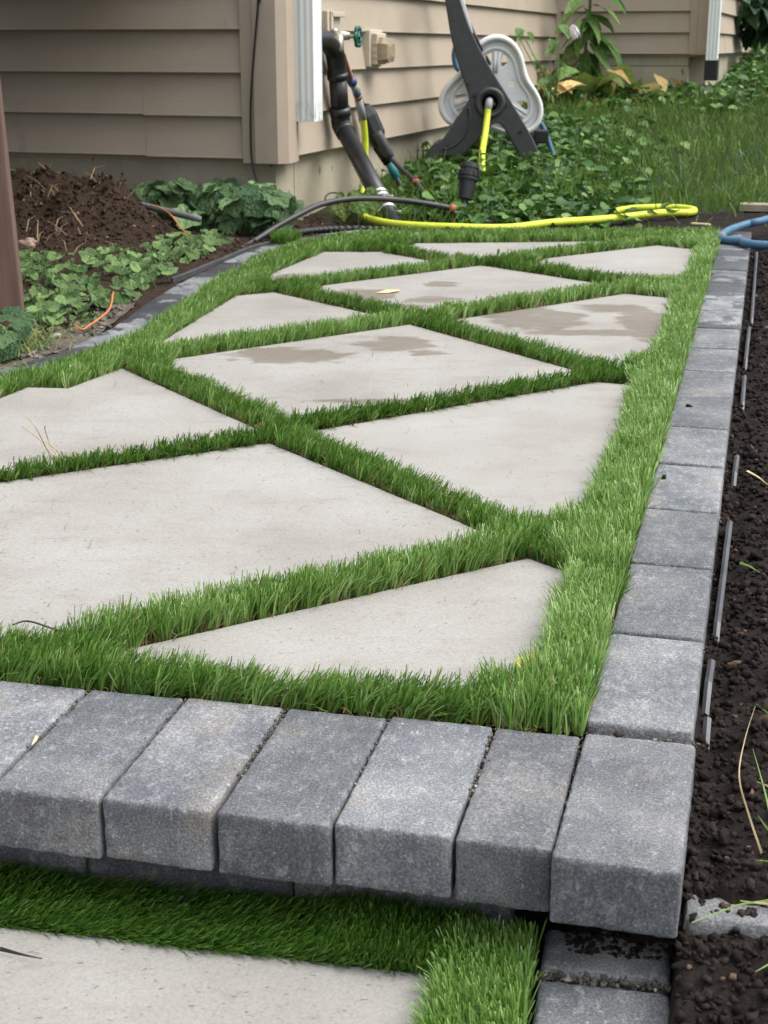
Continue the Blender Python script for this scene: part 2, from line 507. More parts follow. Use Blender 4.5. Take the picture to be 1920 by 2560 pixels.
M_DARKPL = plain("charcoal_plastic", (0.045, 0.046, 0.05), 0.5, 0.4, 0.15, 30)
M_BLACKPL = plain("black_plastic", (0.012, 0.012, 0.013), 0.42, 0.45, 0.3, 20)
M_ABS = plain("black_pipe_plastic", (0.018, 0.018, 0.02), 0.36, 0.5, 0.4, 9)
M_POLY = plain("black_poly_tubing", (0.03, 0.03, 0.032), 0.45, 0.4, 0.4, 12)
M_YELLOW = plain("lime_yellow_hose", (0.56, 0.64, 0.05), 0.5, 0.35, 0.10, 25)
M_GREYCUFF = plain("grey_rubber_cuff", (0.30, 0.31, 0.33), 0.5, 0.35, 0.1)
M_BLUEHOSE = plain("blue_hose_rubber", (0.050, 0.125, 0.205), 0.5, 0.35, 0.15, 30)
M_COPPER = plain("copper", (0.36, 0.17, 0.10), 0.4, 0.5, 0.15, metal=0.5)
M_STEEL = plain("steel", (0.62, 0.61, 0.58), 0.3, 0.5, 0.1, metal=0.9)
M_BRASS = plain("dull_nickel", (0.50, 0.47, 0.40), 0.4, 0.5, 0.15, metal=0.6)
M_BLUECOL = plain("navy_plastic", (0.03, 0.06, 0.20), 0.4)
M_TEAL = plain("teal_plastic", (0.03, 0.20, 0.24), 0.45)
M_GREENKNOB = plain("green_enamel", (0.012, 0.09, 0.065), 0.4)
M_REDRING = plain("red_brown_clip", (0.33, 0.10, 0.06), 0.5)
M_BEIGEPL = plain("beige_plastic", (0.48, 0.42, 0.33), 0.5, var=0.06)
M_AMBER = plain("amber_grey_plastic", (0.30, 0.24, 0.155), 0.3, 0.5, 0.15)
M_EDGING = plain("grey_plastic_edging", (0.055, 0.057, 0.062), 0.55, 0.35, 0.3, 15)
M_PALEEDGE = plain("pale_grey_plastic_strip", (0.055, 0.057, 0.066), 0.4, 0.4, 0.4, 18)
M_ORANGE = plain("orange_twine", (0.55, 0.17, 0.05), 0.8)
M_STONE = plain("pinkish_stone", (0.30, 0.21, 0.17), 0.9, 0.2, 0.25, 30, bump=0.01)
M_CONDUIT = plain("grey_conduit", (0.14, 0.14, 0.15), 0.6)
M_LEAFY = plain("yellow_leaf", (0.62, 0.47, 0.12), 0.6)
M_LEAFP = plain("pale_dead_leaf", (0.58, 0.47, 0.24), 0.7)
M_TANROOT = plain("root_fibre", (0.34, 0.24, 0.14), 0.9)
def make_post():
    m = NT("stained_wood", 0.75, 0.25).world()
    g = m.noise(40, 6, 0.6, stretch=(1, 1, 0.06))
    c = m.ramp(g, [(0.3, (0.100, 0.060, 0.047)), (0.6, (0.160, 0.102, 0.082)), (0.8, (0.21, 0.14, 0.112))])
    kn = m.step(m.noise(14, 3, 0.5, stretch=(1, 1, 0.5)), 0.66, 0.72)
    c = m.mix(m.math('MULTIPLY', kn, 0.7), c, (0.03, 0.02, 0.018))
    m.color(c); m.bump(g, 0.002, 0.6); return m.m
M_POST = make_post()
M_WOODGREY = plain("weathered_board", (0.27, 0.24, 0.18), 0.85, 0.2, 0.2, 30)

# ------------------------------------------------------------------ ground
LAWN_RISE = 0.070
def lawn_z(x, y):
    base = -0.03 + LAWN_RISE * np.clip(np.asarray(y) - 5.45, 0, 60)
    return base
def bed_drop(x, y):
    """z of the terrain that underlies the beds: kept well under the path and beds"""
    return np.where(np.asarray(y) < 5.42, -0.30, lawn_z(x, y) - 0.02)
ys = np.unique(np.concatenate([np.linspace(-60, 0, 12), np.linspace(0, 5.3, 12), np.linspace(5.40, 5.46, 4), np.linspace(5.5, 18, 110), np.linspace(18, 90, 20)]))
xs = np.unique(np.concatenate([np.linspace(-90, -4, 12), np.linspace(-4, 7, 80), np.linspace(7, 90, 14)]))
XX, YY = np.meshgrid(xs, ys)
ZZ = bed_drop(XX, YY)
for i in range(ZZ.shape[0]):
    for j in range(ZZ.shape[1]):
        if 5.5 < YY[i, j] < 18 and -4 < XX[i, j] < 7:
            ZZ[i, j] += 0.02 * noise.noise(Vector((XX[i, j] * 1.5, YY[i, j] * 1.5, 0)))
def grid_faces(ny, nx):
    a = (np.arange(ny - 1)[:, None] * nx + np.arange(nx - 1)[None, :]).ravel()
    return np.stack([a, a + 1, a + nx + 1, a + nx], 1)
ground = link('ground', np_mesh('ground', np.stack([XX.ravel(), YY.ravel(), ZZ.ravel()], 1), quads=grid_faces(*XX.shape), smooth=True), None, M_LAWNSOIL, kind='structure')

# path geometry
PD = Vector((0.2466, 0.9691, 0)); PE = Vector((-0.9781, 0.2082, 0))       # along the path, along the step (to the left)
def inner_x(y): return 0.188 + 0.2540 * (y - 1.262)
def outer_x(y): return 0.288 + 0.2545 * (y - 1.23)
LEFT_C = [(-1.45, 2.30), (-1.15, 2.50), (-0.88, 2.69), (-0.69, 2.93), (-0.594, 3.25), (-0.556, 3.6), (-0.529, 3.9), (-0.475, 4.2), (-0.418, 4.5), (-0.345, 4.78), (-0.22, 5.02), (-0.05, 5.2)]
LEFT_S = smooth_path([(a, b, 0) for a, b in LEFT_C], 12)
def left_x(y):
    """x of the left border's centre line at y"""
    best = min(LEFT_S, key=lambda p: abs(p.y - y))
    return best.x
def fbm(x, y, s, o=4):
    return noise.fractal(Vector((x * s, y * s, 3.1)), 1.0, 2.0, o)

# right bed: dark crumbly soil
def right_bed_z(x, y):
    front = 1.050 - 0.213 * (x - 0.24)            # back of the buried block
    z = -0.042
    t = (front + 0.02 - y)
    if t > 0: z = -0.068 - min(max(t - 0.06, 0), .14) * 0.45
    if y < 1.125 and x < .254 - .229 * (1.086 - y) - .001:
        return -0.16 if y < 1.085 else -0.122 + min(1.3 * (y - 1.085), .05) + 0.006 * fbm(x, y, 30)
    z += 0.012 * fbm(x, y, 9) + 0.009 * fbm(x + 9, y, 45, 5)
    d = x - outer_x(y)
    if y > 1.0: z -= 0.012 * math.exp(-((d - 0.02) / 0.02) ** 2)
    z += 0.03 * max(0, min(1, (d - 0.25) / 0.6))
    return z
nv, nu = 300, 90
vv = np.concatenate([np.linspace(0.55, 1.6, 110), np.linspace(1.61, 5.44, nv - 110)])
uu = np.concatenate([np.linspace(-0.06, 0.5, 60), np.linspace(0.52, 2.2, nu - 60)])
V = []
for y in vv:
    ox = outer_x(y)
    for u in uu:
        x = ox + u
        V.append((x, y, right_bed_z(x, y) if u > -0.05 else -0.25))
soil_r = link('soil', np_mesh('soil', V, quads=grid_faces(nv, nu), smooth=True), None, M_SOIL, kind='structure')

# left bed: soil with a dug heap, sandy strip along the border, damp strip behind the path
def heap(x, y):
    a = math.exp(-(((x + 1.28) / 0.42) ** 2 + ((y - 5.12) / 0.30) ** 2) * 1.3) * 0.215
    b = math.exp(-(((x + 0.93) / 0.12) ** 2 + ((y - 5.12) / 0.2) ** 2) * 1.3) * 0.105
    return a + b
def left_bed_z(x, y):
    z = -0.012 + 0.010 * fbm(x, y, 7) + 0.006 * fbm(x, y, 30)
    h = heap(x, y)
    z += h * (1 + 0.35 * fbm(x + 3, y, 9, 5)) + min(h * 6, 1) * (0.030 * fbm(x, y + 5, 20, 5) + 0.018 * fbm(x + 7, y, 50, 3))
    if y > 4.85 and x > -0.75: z -= 0.012
    return z
ny2, nx2 = 230, 190
yy2 = np.linspace(1.4, 6.7, ny2)
V = []
for y in yy2:
    xr = left_x(min(y, 5.15)) - 0.03 if y < 5.15 else -0.06
    if y < 2.32: xr = -1.5
    for t in np.linspace(1, 0, nx2):
        x = xr - (t ** 1.4) * 3.2
        V.append((x, y, left_bed_z(x, y)))
soil_l = link('soil', np_mesh('soil', V, quads=grid_faces(ny2, nx2), smooth=True), None, M_SOIL_L, kind='structure')
sand_pts = []
bm = bmesh.new()
ring = [(-0.86, 2.93), (-0.79, 2.88), (-0.69, 3.08), (-0.655, 3.3), (-0.63, 3.6), (-0.64, 3.85), (-0.70, 3.62), (-0.74, 3.38), (-0.84, 3.12)]
bverts = [bm.verts.new((x, y, left_bed_z(x, y) + 0.003)) for x, y in ring]
cv = bm.verts.new((-0.72, 3.35, left_bed_z(-0.72, 3.35) + 0.006))
for i in range(len(ring)): bm.faces.new((bverts[i], bverts[(i + 1) % len(ring)], cv))
bmesh.ops.subdivide_edges(bm, edges=bm.edges, cuts=5, use_grid_fill=True)
for v_ in bm.verts: v_.co.z = max(v_.co.z, left_bed_z(v_.co.x, v_.co.y) + 0.004)
link('sandy_soil', bm_mesh('sandy_soil', bm, True), None, M_SAND, kind='structure')

ny3, nx3 = 40, 110
V = []
for y in np.linspace(5.18, 5.98, ny3):
    for x in np.linspace(.35, 2.4, nx3):
        e = min(1, max(0, (5.90 + .08 * fbm(x, 1, 4) - y) / .12)) * min(1, (x - .35) / .5)
        V.append((x, y, float(lawn_z(x, max(y, 5.2))) - .05 + .055 * e + .012 * fbm(x, y, 14, 4)))
link('soil', np_mesh('soil', V, quads=grid_faces(ny3, nx3), smooth=True), None, M_SOIL, kind='structure')

# clumps of soil
def ico_variant(sub, seed, amp):
    bm = bmesh.new(); bmesh.ops.create_icosphere(bm, subdivisions=sub, radius=1.0)
    v = np.array([list(x.co) for x in bm.verts])
    f = np.array([[q.index for q in t.verts] for t in bm.faces])
    bm.free()
    for i in range(len(v)):
        q = Vector(v[i])
        v[i] *= 1 + amp * noise.noise(q * 1.2 + Vector((seed * 7.3, 0, 0))) + amp * 0.65 * noise.noise(q * 3.3 + Vector((0, seed * 5.1, 0)))
    v = v * np.array([1.0, 0.75 + 0.08 * (seed % 3), 0.8])
    return v, f
ICO2 = [ico_variant(2, k, 1.1) for k in range(6)]
ICO1 = [ico_variant(1, k, 1.0) for k in range(6)]
def scatter_lumps(name, P, R, var, mat, flat=0.8, parent=None, tint=None, **kw):
    vs_, fs_, ts_, n = [], [], [], 0
    P = np.asarray(P); R = np.asarray(R)
    for i in range(len(P)):
        v, f = var[i % len(var)]
        q = Euler((random.random() * 6.28, random.random() * 6.28, random.random() * 6.28)).to_matrix()
        w = (v * R[i] * rng.uniform(.62, 1.2, 3)) @ np.array(q).T * np.array([1, 1, flat])
        vs_.append(w + P[i]); fs_.append(f + n); n += len(v)
        ts_.append(np.full(len(v), rng.random() if tint is None else tint[i]))
    me = np_mesh(name, np.concatenate(vs_), tris=np.concatenate(fs_), attrs={'tint': np.concatenate(ts_)}, smooth=True)
    return link(name, me, parent, mat, **kw)
P, R = [], []
while len(P) < 2600:                                  # big crumbs near the camera
    y = 0.6 + 1.9 * random.random(); u = 0.004 + 0.55 * random.random() ** 1.2
    x = outer_x(y) + u
    r = 0.0025 + 0.0075 * random.random() ** 4
    if u < r + 0.003: continue
    P.append((x, y, right_bed_z(x, y) + r * 0.35)); R.append(r)
tint = [0.86 * random.random() if random.random() > .05 else 0.93 + 0.07 * random.random() for _ in P]
scatter_lumps('soil_crumbs', P, R, ICO2, M_CLUMP, 0.85, tint=tint, kind='stuff', label='dark crumbly soil clods beside the right row of pavers', category='soil crumbs')
P, R = [], []
while len(P) < 32000:
    y = 0.6 + 4.7 * random.random() ** 1.9; u = 0.003 + 0.8 * random.random() ** 1.3
    x = outer_x(y) + u
    r = (0.0016 + 0.0034 * random.random() ** 2) * (1 + 0.15 * y)
    P.append((x, y, right_bed_z(x, y) + r * 0.3)); R.append(r)
scatter_lumps('soil_crumbs', P, R, ICO1, M_CLUMP, 0.85, tint=[0.88 * random.random() if random.random() > .02 else 1.0 for _ in P], kind='stuff', label='fine dark soil grains all over the right planting bed', category='soil crumbs')
P, R = [], []
while len(P) < 7500:
    x = -1.9 + 1.75 * random.random(); y = 4.5 + 1.4 * random.random()
    h = heap(x, y)
    if random.random() > 0.12 + h * 8: continue
    r = 0.003 + 0.006 * random.random() ** 2 + (0.012 * random.random() if random.random() < .035 else 0)
    if x > left_x(min(y, 5.15)) - 0.08: continue
    P.append((x, y, left_bed_z(x, y) + r * 0.25)); R.append(r)
scatter_lumps('soil_crumbs', P, R, ICO1, M_CLUMP_L, 0.9, tint=[0.9 * random.random() if random.random() > .03 else 1.0 for _ in P], kind='stuff', label='brown clods on the dug heap below the house wall', category='soil crumbs')

# ------------------------------------------------------------------ path: slabs and pavers
path = empty('path', (0.1, 1.26, 0), kind='structure')
SLABS = {
 1: [(-.312, 1.429), (.182, 1.746), (.230, 1.688), (.174, 1.45), (.135, 1.342), (-.087, 1.346), (-.20, 1.385)],
 2: [(-.95, 1.857), (-.189, 2.306), (.101, 1.893), (.157, 1.802), (-.283, 1.52), (-.36, 1.465), (-.95, 1.57)],
 3: [(-.15, 2.37), (.413, 2.771), (.479, 2.739), (.384, 2.31), (.278, 1.92), (.235, 1.875), (.180, 1.875), (.150, 1.92)],
 4: [(-1.05, 2.25), (-.708, 2.627), (-.678, 2.719), (-.599, 2.711), (-.529, 2.891), (-.2, 2.375), (-.596, 2.124), (-1.05, 1.857)],
 5: [(-.436, 2.977), (.06, 3.371), (.40, 2.835), (-.16, 2.437), (-.425, 2.85)],
 6: [(.175, 3.45), (.632, 3.825), (.752, 3.751), (.612, 3.2), (.545, 2.95), (.46, 2.87), (.43, 2.90), (.125, 3.40)],
 7: [(-.491, 3.155), (-.385, 3.787), (-.293, 3.847), (.03, 3.437), (-.476, 3.03)],
 8: [(-.163, 3.956), (.288, 4.332), (.645, 3.92), (.083, 3.473), (-.19, 3.82)],
 9: [(.50, 4.50), (.892, 4.805), (1.002, 4.692), (.822, 3.99), (.70, 3.98), (.63, 4.06), (.42, 4.30)],
 10: [(-.328, 4.149), (-.189, 4.637), (-.014, 4.637), (.21, 4.34), (-.2, 4.0), (-.31, 3.95)],
 11: [(.09, 4.80), (.107, 4.84), (.707, 4.888), (.83, 4.835), (.30, 4.41), (.20, 4.47), (.05, 4.68)],
}
def slab_mesh(poly, zt, th=0.04, jit=0.0012):
    bm = bmesh.new()
    pts = []
    n = len(poly)
    for i in range(n):
        a, b = Vector((*poly[i], 0)), Vector((*poly[(i + 1) % n], 0))
        k = max(1, int((b - a).length / 0.012))
        for j in range(k):
            p = a.lerp(b, j / k)
            q = 0.0 if j == 0 else jit
            pts.append(p + Vector((q * noise.noise(p * 90), q * noise.noise(p * 90 + Vector((5, 0, 0))), 0)))
    top = [bm.verts.new((p.x, p.y, zt)) for p in pts]
    f = bm.faces.new(top)
    if f.normal.z < 0: f.normal_flip()
    r = bmesh.ops.inset_region(bm, faces=[f], thickness=0.0025, depth=0.0)
    for v_ in f.verts: pass
    for v_ in bm.verts:
        if v_ not in f.verts: v_.co.z -= 0.002
    outer = [v_ for v_ in bm.verts if v_ not in f.verts]
    es = [e for e in bm.edges if e.is_boundary]
    ex = bmesh.ops.extrude_edge_only(bm, edges=es)
    for g in ex['geom']:
        if isinstance(g, bmesh.types.BMVert): g.co.z = zt - th
    return bm_mesh('slab', bm)
SLAB_MAT = {5: M_SLAB_5, 6: M_SLAB_6, 8: M_SLAB_8, 9: M_SLAB_9, 10: M_SLAB_9}
SLAB_LAB = {5: 'slab with brown wet blotches along its far edge', 6: 'slab half darkened by damp', 8: 'slab dotted with small wet spots'}
for k, poly in SLABS.items():
    o = link('slab', slab_mesh(poly, 0.0 + 0.001 * (k % 3)), path, SLAB_MAT.get(k, M_SLAB))
    if k in SLAB_LAB: o['label'] = SLAB_LAB[k]
# bedding
BED = [(-1.5, 1.60), (.185, 1.262), (1.165, 5.12), (0.0, 5.16), (-.2, 5.02), (-.42, 4.5), (-.54, 3.9), (-.60, 3.25), (-.70, 2.93), (-.88, 2.69), (-1.5, 2.3)]
bm = bmesh.new()
f = bm.faces.new([bm.verts.new((x, y, -0.018)) for x, y in BED])
link('bedding', bm_mesh('bedding', bm), path, M_BED)

def rounded_block(name, sx, sy, sz, r, step, amp, seed, nib=None, top_r=None):
    """block with worn rounded edges: grid cube pushed onto a rounded box, roughened"""
    def axis(s):
        h = s / 2
        n = max(1, int((s - 2 * r) / step))
        c = list(np.linspace(-h + r, h - r, n + 1))
        return [-h, -h + r * 0.3] + c + [h - r * 0.3, h]
    AX = [axis(sx), axis(sy), axis(sz)]
    H = (sx / 2, sy / 2, sz / 2)
    idx, verts, faces = {}, [], []
    def vid(p):
        k = (round(p[0], 6), round(p[1], 6), round(p[2], 6))
        if k in idx: return idx[k]
        inner = Vector([max(-H[i] + r, min(H[i] - r, p[i])) for i in range(3)])
        d = Vector(p) - inner
        q = inner + d.normalized() * r if d.length > 1e-7 else Vector(p)
        nrm = d.normalized() if d.length > 1e-7 else Vector((0, 0, 0))
        off = Vector((seed * 3.7, seed * 1.3, 0))
        a = amp * noise.noise(q * 130 + off) + amp * 0.8 * noise.noise(q * 330 + off)
        edge = sum(1 for i in range(3) if abs(p[i]) > H[i] - r * 0.9)
        if edge >= 2: a += 2.2 * amp * (noise.noise(q * 160 + off * 2) - 0.25)
        q = q + nrm * a
        if nib and p[1] < -H[1] + 1e-5:
            for (nx_, w, hgt) in nib:
                t = abs(p[0] - nx_) / w
                if t < 1: q.y -= hgt * (1 - t * t)
        idx[k] = len(verts); verts.append(q); return idx[k]
    for ax in range(3):
        a1, a2 = [(1, 2), (2, 0), (0, 1)][ax]
        for sgn in (-1, 1):
            for i in range(len(AX[a1]) - 1):
                for j in range(len(AX[a2]) - 1):
                    q = []
                    for (ii, jj) in ((i, j), (i + 1, j), (i + 1, j + 1), (i, j + 1)):
                        p = [0, 0, 0]; p[ax] = sgn * H[ax]; p[a1] = AX[a1][ii]; p[a2] = AX[a2][jj]
                        q.append(vid(p))
                    faces.append(q if sgn > 0 else q[::-1])
    return mesh_from(name, verts, faces, True)
def frame_at(c, d, tilt=0.0):
    """matrix: local y along d, z up, origin c"""
    d = Vector(d).normalized(); z = Vector((0, 0, 1)); x = d.cross(z).normalized()
    M = Matrix((( x.x, d.x, 0, c[0]), (x.y, d.y, 0, c[1]), (0, 0, 1, c[2]), (0, 0, 0, 1)))
    return M @ Matrix.Rotation(tilt, 4, 'Y')
PV_T = 0.060
# front row: pavers standing across the step, four full ones seen, one cut, then the corner paver
fl0 = Vector((0.058, 1.0616, 0))
FRONT_N = Vector((0.23, 0.9732, 0)).normalized()
variants = [rounded_block('paver', 0.0998, 0.212, PV_T, 0.0032, 0.0055, 0.0005, k, nib=[(0.022, 0.0030, 0.0026)]) for k in range(4)]
for k in range(-0, 12):
    left = fl0 + PE * (0.1037 * (k + 1))
    mid = (fl0 + PE * (0.1037 * (k + 0.5))) + FRONT_N * 0.106
    me = variants[k % 4].copy() if False else variants[k % 4]
    link('paver', me, path, M_PAVER, frame_at((mid.x + random.uniform(-.001, .001), mid.y + random.uniform(-.002, .002), -PV_T / 2 + random.uniform(-.0006, .0006)), FRONT_N, random.uniform(-.004, .004)))
c = Vector((0.058, 1.0616, 0)) - PE * 0.0405 + FRONT_N * 0.106
link('paver', rounded_block('paver_cut', 0.0800, 0.212, PV_T, 0.0032, 0.0055, 0.0005, 9, nib=[(0.015, 0.003, 0.0012)]), path, M_PAVER, frame_at((c.x, c.y, -PV_T / 2 - .001), FRONT_N))
c = Vector((0.133, 1.0265, 0)) - PE * 0.0515 + PD * 0.1165
link('paver', rounded_block('paver_corner', 0.1025, 0.229, PV_T + .002, 0.0034, 0.0055, 0.0006, 11, nib=[(0.03, 0.012, 0.0012)]), path, M_PAVER, frame_at((c.x, c.y, -PV_T / 2 + .001), PD, 0.0))
# right row
near_v = [rounded_block('paver', 0.102, 0.2290, PV_T, 0.0040, 0.0075, 0.0006, 20 + k) for k in range(3)]
far_v = [rounded_block('paver', 0.102, 0.2290, PV_T, 0.004, 0.022, 0.0006, 30 + k) for k in range(3)]
for k in range(17):
    y0 = 1.262 + 0.001 + k * 0.2302
    yc = y0 + 0.1151
    c = Vector(((inner_x(yc) + outer_x(yc)) / 2, yc, -PV_T / 2 + random.uniform(-.0015, .0015)))
    me = (near_v if k < 6 else far_v)[k % 3]
    wetm = M_PAVER
    if k >= 9: wetm = M_PAVER_WET
    if k in (11, 13, 16): wetm = M_PAVER_WET2
    o = bpy.data.objects.new('paver', me); COL.objects.link(o)
    if len(me.materials) == 0: me.materials.append(M_PAVER)
    o.matrix_world = frame_at(c, PD, random.uniform(-.008, .008))
    o.parent = path; o.matrix_parent_inverse = path.matrix_basis.inverted()
    if wetm is not M_PAVER:
        o.material_slots[0].link = 'OBJECT'; o.material_slots[0].material = wetm
# left row, laid end to end round the curve
acc, seg_len = 0.0, 0.224
pos = []
L = [0.0]
for a, b in zip(LEFT_S[:-1], LEFT_S[1:]): L.append(L[-1] + (b - a).length)
def left_at(s):
    for i in range(len(L) - 1):
        if L[i + 1] >= s:
            return LEFT_S[i].lerp(LEFT_S[i + 1], (s - L[i]) / max(1e-6, L[i + 1] - L[i]))
    return LEFT_S[-1]
k = 0
s = 0.05
while s + seg_len < L[-1] + 0.02:
    a, b = left_at(s), left_at(s + seg_len - 0.004)
    me = far_v[k % 3]
    o = bpy.data.objects.new('paver', me); COL.objects.link(o)
    o.matrix_world = frame_at((((a + b) / 2).x, ((a + b) / 2).y, -PV_T / 2 + random.uniform(-.002, .001)), b - a, random.uniform(-.012, .012))
    o.parent = path; o.matrix_parent_inverse = path.matrix_basis.inverted()
    o.material_slots[0].link = 'OBJECT'; o.material_slots[0].material = [M_PAVER_WET, M_PAVER_WET2, M_PAVER_WET][k % 3]
    s += seg_len; k += 1
# riser blocks under the overhanging step, running on into the soil at the right
rb = [rounded_block('base_block', 0.1985, 0.10, 0.066, 0.005, 0.012, 0.0012, 40 + k) for k in range(3)]
r0 = Vector((0.245, 1.036, 0))
for k in range(-4, 7):
    if k == 0: continue
    c = r0 + PE * (0.2 * (k + 0.5)) + Vector((0.2082, 0.9781, 0)) * 0.052
    if k > 0: c += Vector((0.2082, 0.9781, 0)) * 0.046 + PE * -0.055
    link('base_block', rb[k % 3], path, M_PAVER, frame_at((c.x, c.y, -0.0945 + (0.002 if k < 0 else 0)), Vector((0.2082, 0.9781, 0))))

# ------------------------------------------------------------------ lower landing
ZL = -0.12
lower = empty('lower_path', (0, 0.95, ZL), kind='structure')
LSLAB = [(-1.0, 1.245), (-.337, 1.114), (-.251, 1.100), (.045, 1.044), (-.02, 0.74), (-1.0, 0.95)]
link('slab', slab_mesh(LSLAB, ZL, 0.03), lower, M_SLAB)
bm = bmesh.new()
bm.faces.new([bm.verts.new((x, y, ZL - 0.02)) for x, y in [(-1.3, 0.6), (.16, 0.5), (.30, 1.13), (-1.3, 1.46)]])
link('bedding', bm_mesh('bedding', bm), lower, M_BED)
LD = Vector((0.182, 0.983, 0)); LE = Vector((0.983, -0.182, 0))
for (cy, ln, seed) in ((1.083, 0.062, 50), (0.937, 0.21, 51), (0.722, 0.21, 52)):
    q = Vector((0.130, 1.049, 0)) + LD * (cy - 1.049)
    c = q + LE * 0.0545
    link('paver', rounded_block('paver_low', 0.108, ln, PV_T, 0.005, 0.0055, 0.0007, seed), lower, M_PAVER, frame_at((c.x, c.y, ZL - PV_T / 2 + (0.0015 if cy > 1 else 0)), LD))

# grit in the joints
P, R = [], []
def grit_line(a, b, n, z, spread=0.003, rmin=0.0008, rmax=0.0028):
    a, b = Vector(a), Vector(b)
    for _ in range(n):
        t = random.random(); p = a.lerp(b, t)
        P.append((p.x + random.uniform(-spread, spread), p.y + random.uniform(-spread, spread) * 0.4, z + random.uniform(-.008, 0.0005))); R.append(rmin + (rmax - rmin) * random.random() ** 2)
for k in range(0, 8):
    j = fl0 + PE * (0.1037 * k)
    grit_line(j + FRONT_N * 0.07, j + FRONT_N * 0.212, 150, -0.0015, 0.0032, .0006, .002)
    grit_line(j + FRONT_N * 0.10, j + FRONT_N * 0.212, 60, -0.0005, 0.006, .0006, .0016)
j = Vector((0.1305, 1.03, 0))
grit_line(j + PD * 0.03, j + PD * 0.235, 130, -0.003, 0.0028, .0006, .002)
for k in range(0, 6):
    y0 = 1.262 + k * 0.2302
    grit_line((inner_x(y0), y0, 0), (outer_x(y0), y0 - 0.022, 0), 70, -0.004, 0.003)
gr = scatter_lumps('joint_grit', P, R, ICO1, M_GRIT, 0.9, parent=path)
gr['kind'] = 'stuff'
P, R = [], []
j = Vector((0.130, 1.049, 0))
grit_line(j + LE * 0.0, j + LE * 0.108, 240, ZL + 0.0, 0.009, 0.001, 0.0036)
gr = scatter_lumps('joint_grit', P, R, ICO2, M_GRIT, 0.9, parent=lower)
gr['kind'] = 'stuff'
P, R = [], []
for _ in range(500):
    q = j + LD * random.uniform(0.030, 0.075) + LE * random.uniform(0.02, 0.115)
    if random.random() > (q.y - 1.05) * 14: continue
    P.append((q.x, q.y, ZL + 0.001)); R.append(random.uniform(.0012, .004))
for _ in range(420):
    bx = random.uniform(.25, .42); by = 1.040 - .213 * (bx - .24) + random.random() ** .6 * .075
    if random.random() < .35 + (by - 1.0) * 2: P.append((bx, by, -.060)); R.append(random.uniform(.0015, .0055))
for (u, v) in ((1510, 1320), (1723, 1013), (1660, 1190), (1545, 1835)):
    q = on_ground(u, v, 0.004); P.append((q.x, q.y, 0.003)); R.append(0.005)
scatter_lumps('soil_crumbs', P, R, ICO2, M_CLUMP, 0.8, kind='stuff', label='loose soil crumbs spilled on top of the pavers', category='soil crumbs')

# ------------------------------------------------------------------ artificial turf
def in_poly(px, py, poly):
    inside = np.zeros(len(px), bool)
    n = len(poly)
    for i in range(n):
        x1, y1 = poly[i]; x2, y2 = poly[(i + 1) % n]
        cond = ((y1 > py) != (y2 > py)) & (px < (x2 - x1) * (py - y1) / (y2 - y1 + 1e-12) + x1)
        inside ^= cond
    return inside
def blade_mesh(name, P, length, width, lean, tint, curl, yaw=None, levels=3):
    """blades of grass: each a bent strip of two or three quads"""
    n = len(P)
    yaw = rng.random(n) * 2 * np.pi if yaw is None else yaw
    wx, wy = np.cos(yaw), np.sin(yaw)
    lm = np.linalg.norm(lean, axis=1)
    lm_c = np.clip(lm, 0, 0.97)
    dirx, diry = lean[:, 0] / (lm + 1e-9), lean[:, 1] / (lm + 1e-9)
    rows = []
    p = P.copy()
    T = np.linspace(0, 1, levels)
    for li, t in enumerate(T):
        w = width * (1.0, 0.92, 0.55)[li] if levels == 3 else width * (1 - 0.6 * t)
        a = np.stack([p[:, 0] - wx * w / 2, p[:, 1] - wy * w / 2, p[:, 2]], 1)
        b = np.stack([p[:, 0] + wx * w / 2, p[:, 1] + wy * w / 2, p[:, 2]], 1)
        rows += [a, b]
        if li < levels - 1:
            ang = np.arcsin(lm_c) * (0.55 + 0.9 * (t + 0.5 / (levels - 1))) + curl * (t - 0.2)
            ang = np.clip(ang, -1.5, 1.75)
            d = length / (levels - 1)
            p = p + np.stack([dirx * np.sin(ang) * d, diry * np.sin(ang) * d, np.cos(ang) * d], 1)
    V = np.stack(rows, 1).reshape(-1, 3)
    base = np.arange(n)[:, None] * (2 * levels)
    q = []
    for li in range(levels - 1):
        o = 2 * li
        q.append(np.concatenate([base + o, base + o + 1, base + o + 3, base + o + 2], 1))
    Q = np.stack(q, 1).reshape(-1, 4)
    return np_mesh(name, V, quads=Q, attrs={'tint': np.repeat(tint, 2 * levels)}, smooth=True)

TURF = [(-1.5, 1.585), (-.394, 1.374), (.187, 1.258), (1.146, 5.03), (1.14, 5.06), (.1, 5.06), (-.06, 5.03), (-.17, 4.93), (-.275, 4.73), (-.355, 4.48), (-.415, 4.2), (-.465, 3.9), (-.492, 3.6), (-.530, 3.25), (-.625, 2.89), (-.82, 2.64), (-1.1, 2.43), (-1.5, 2.22)]
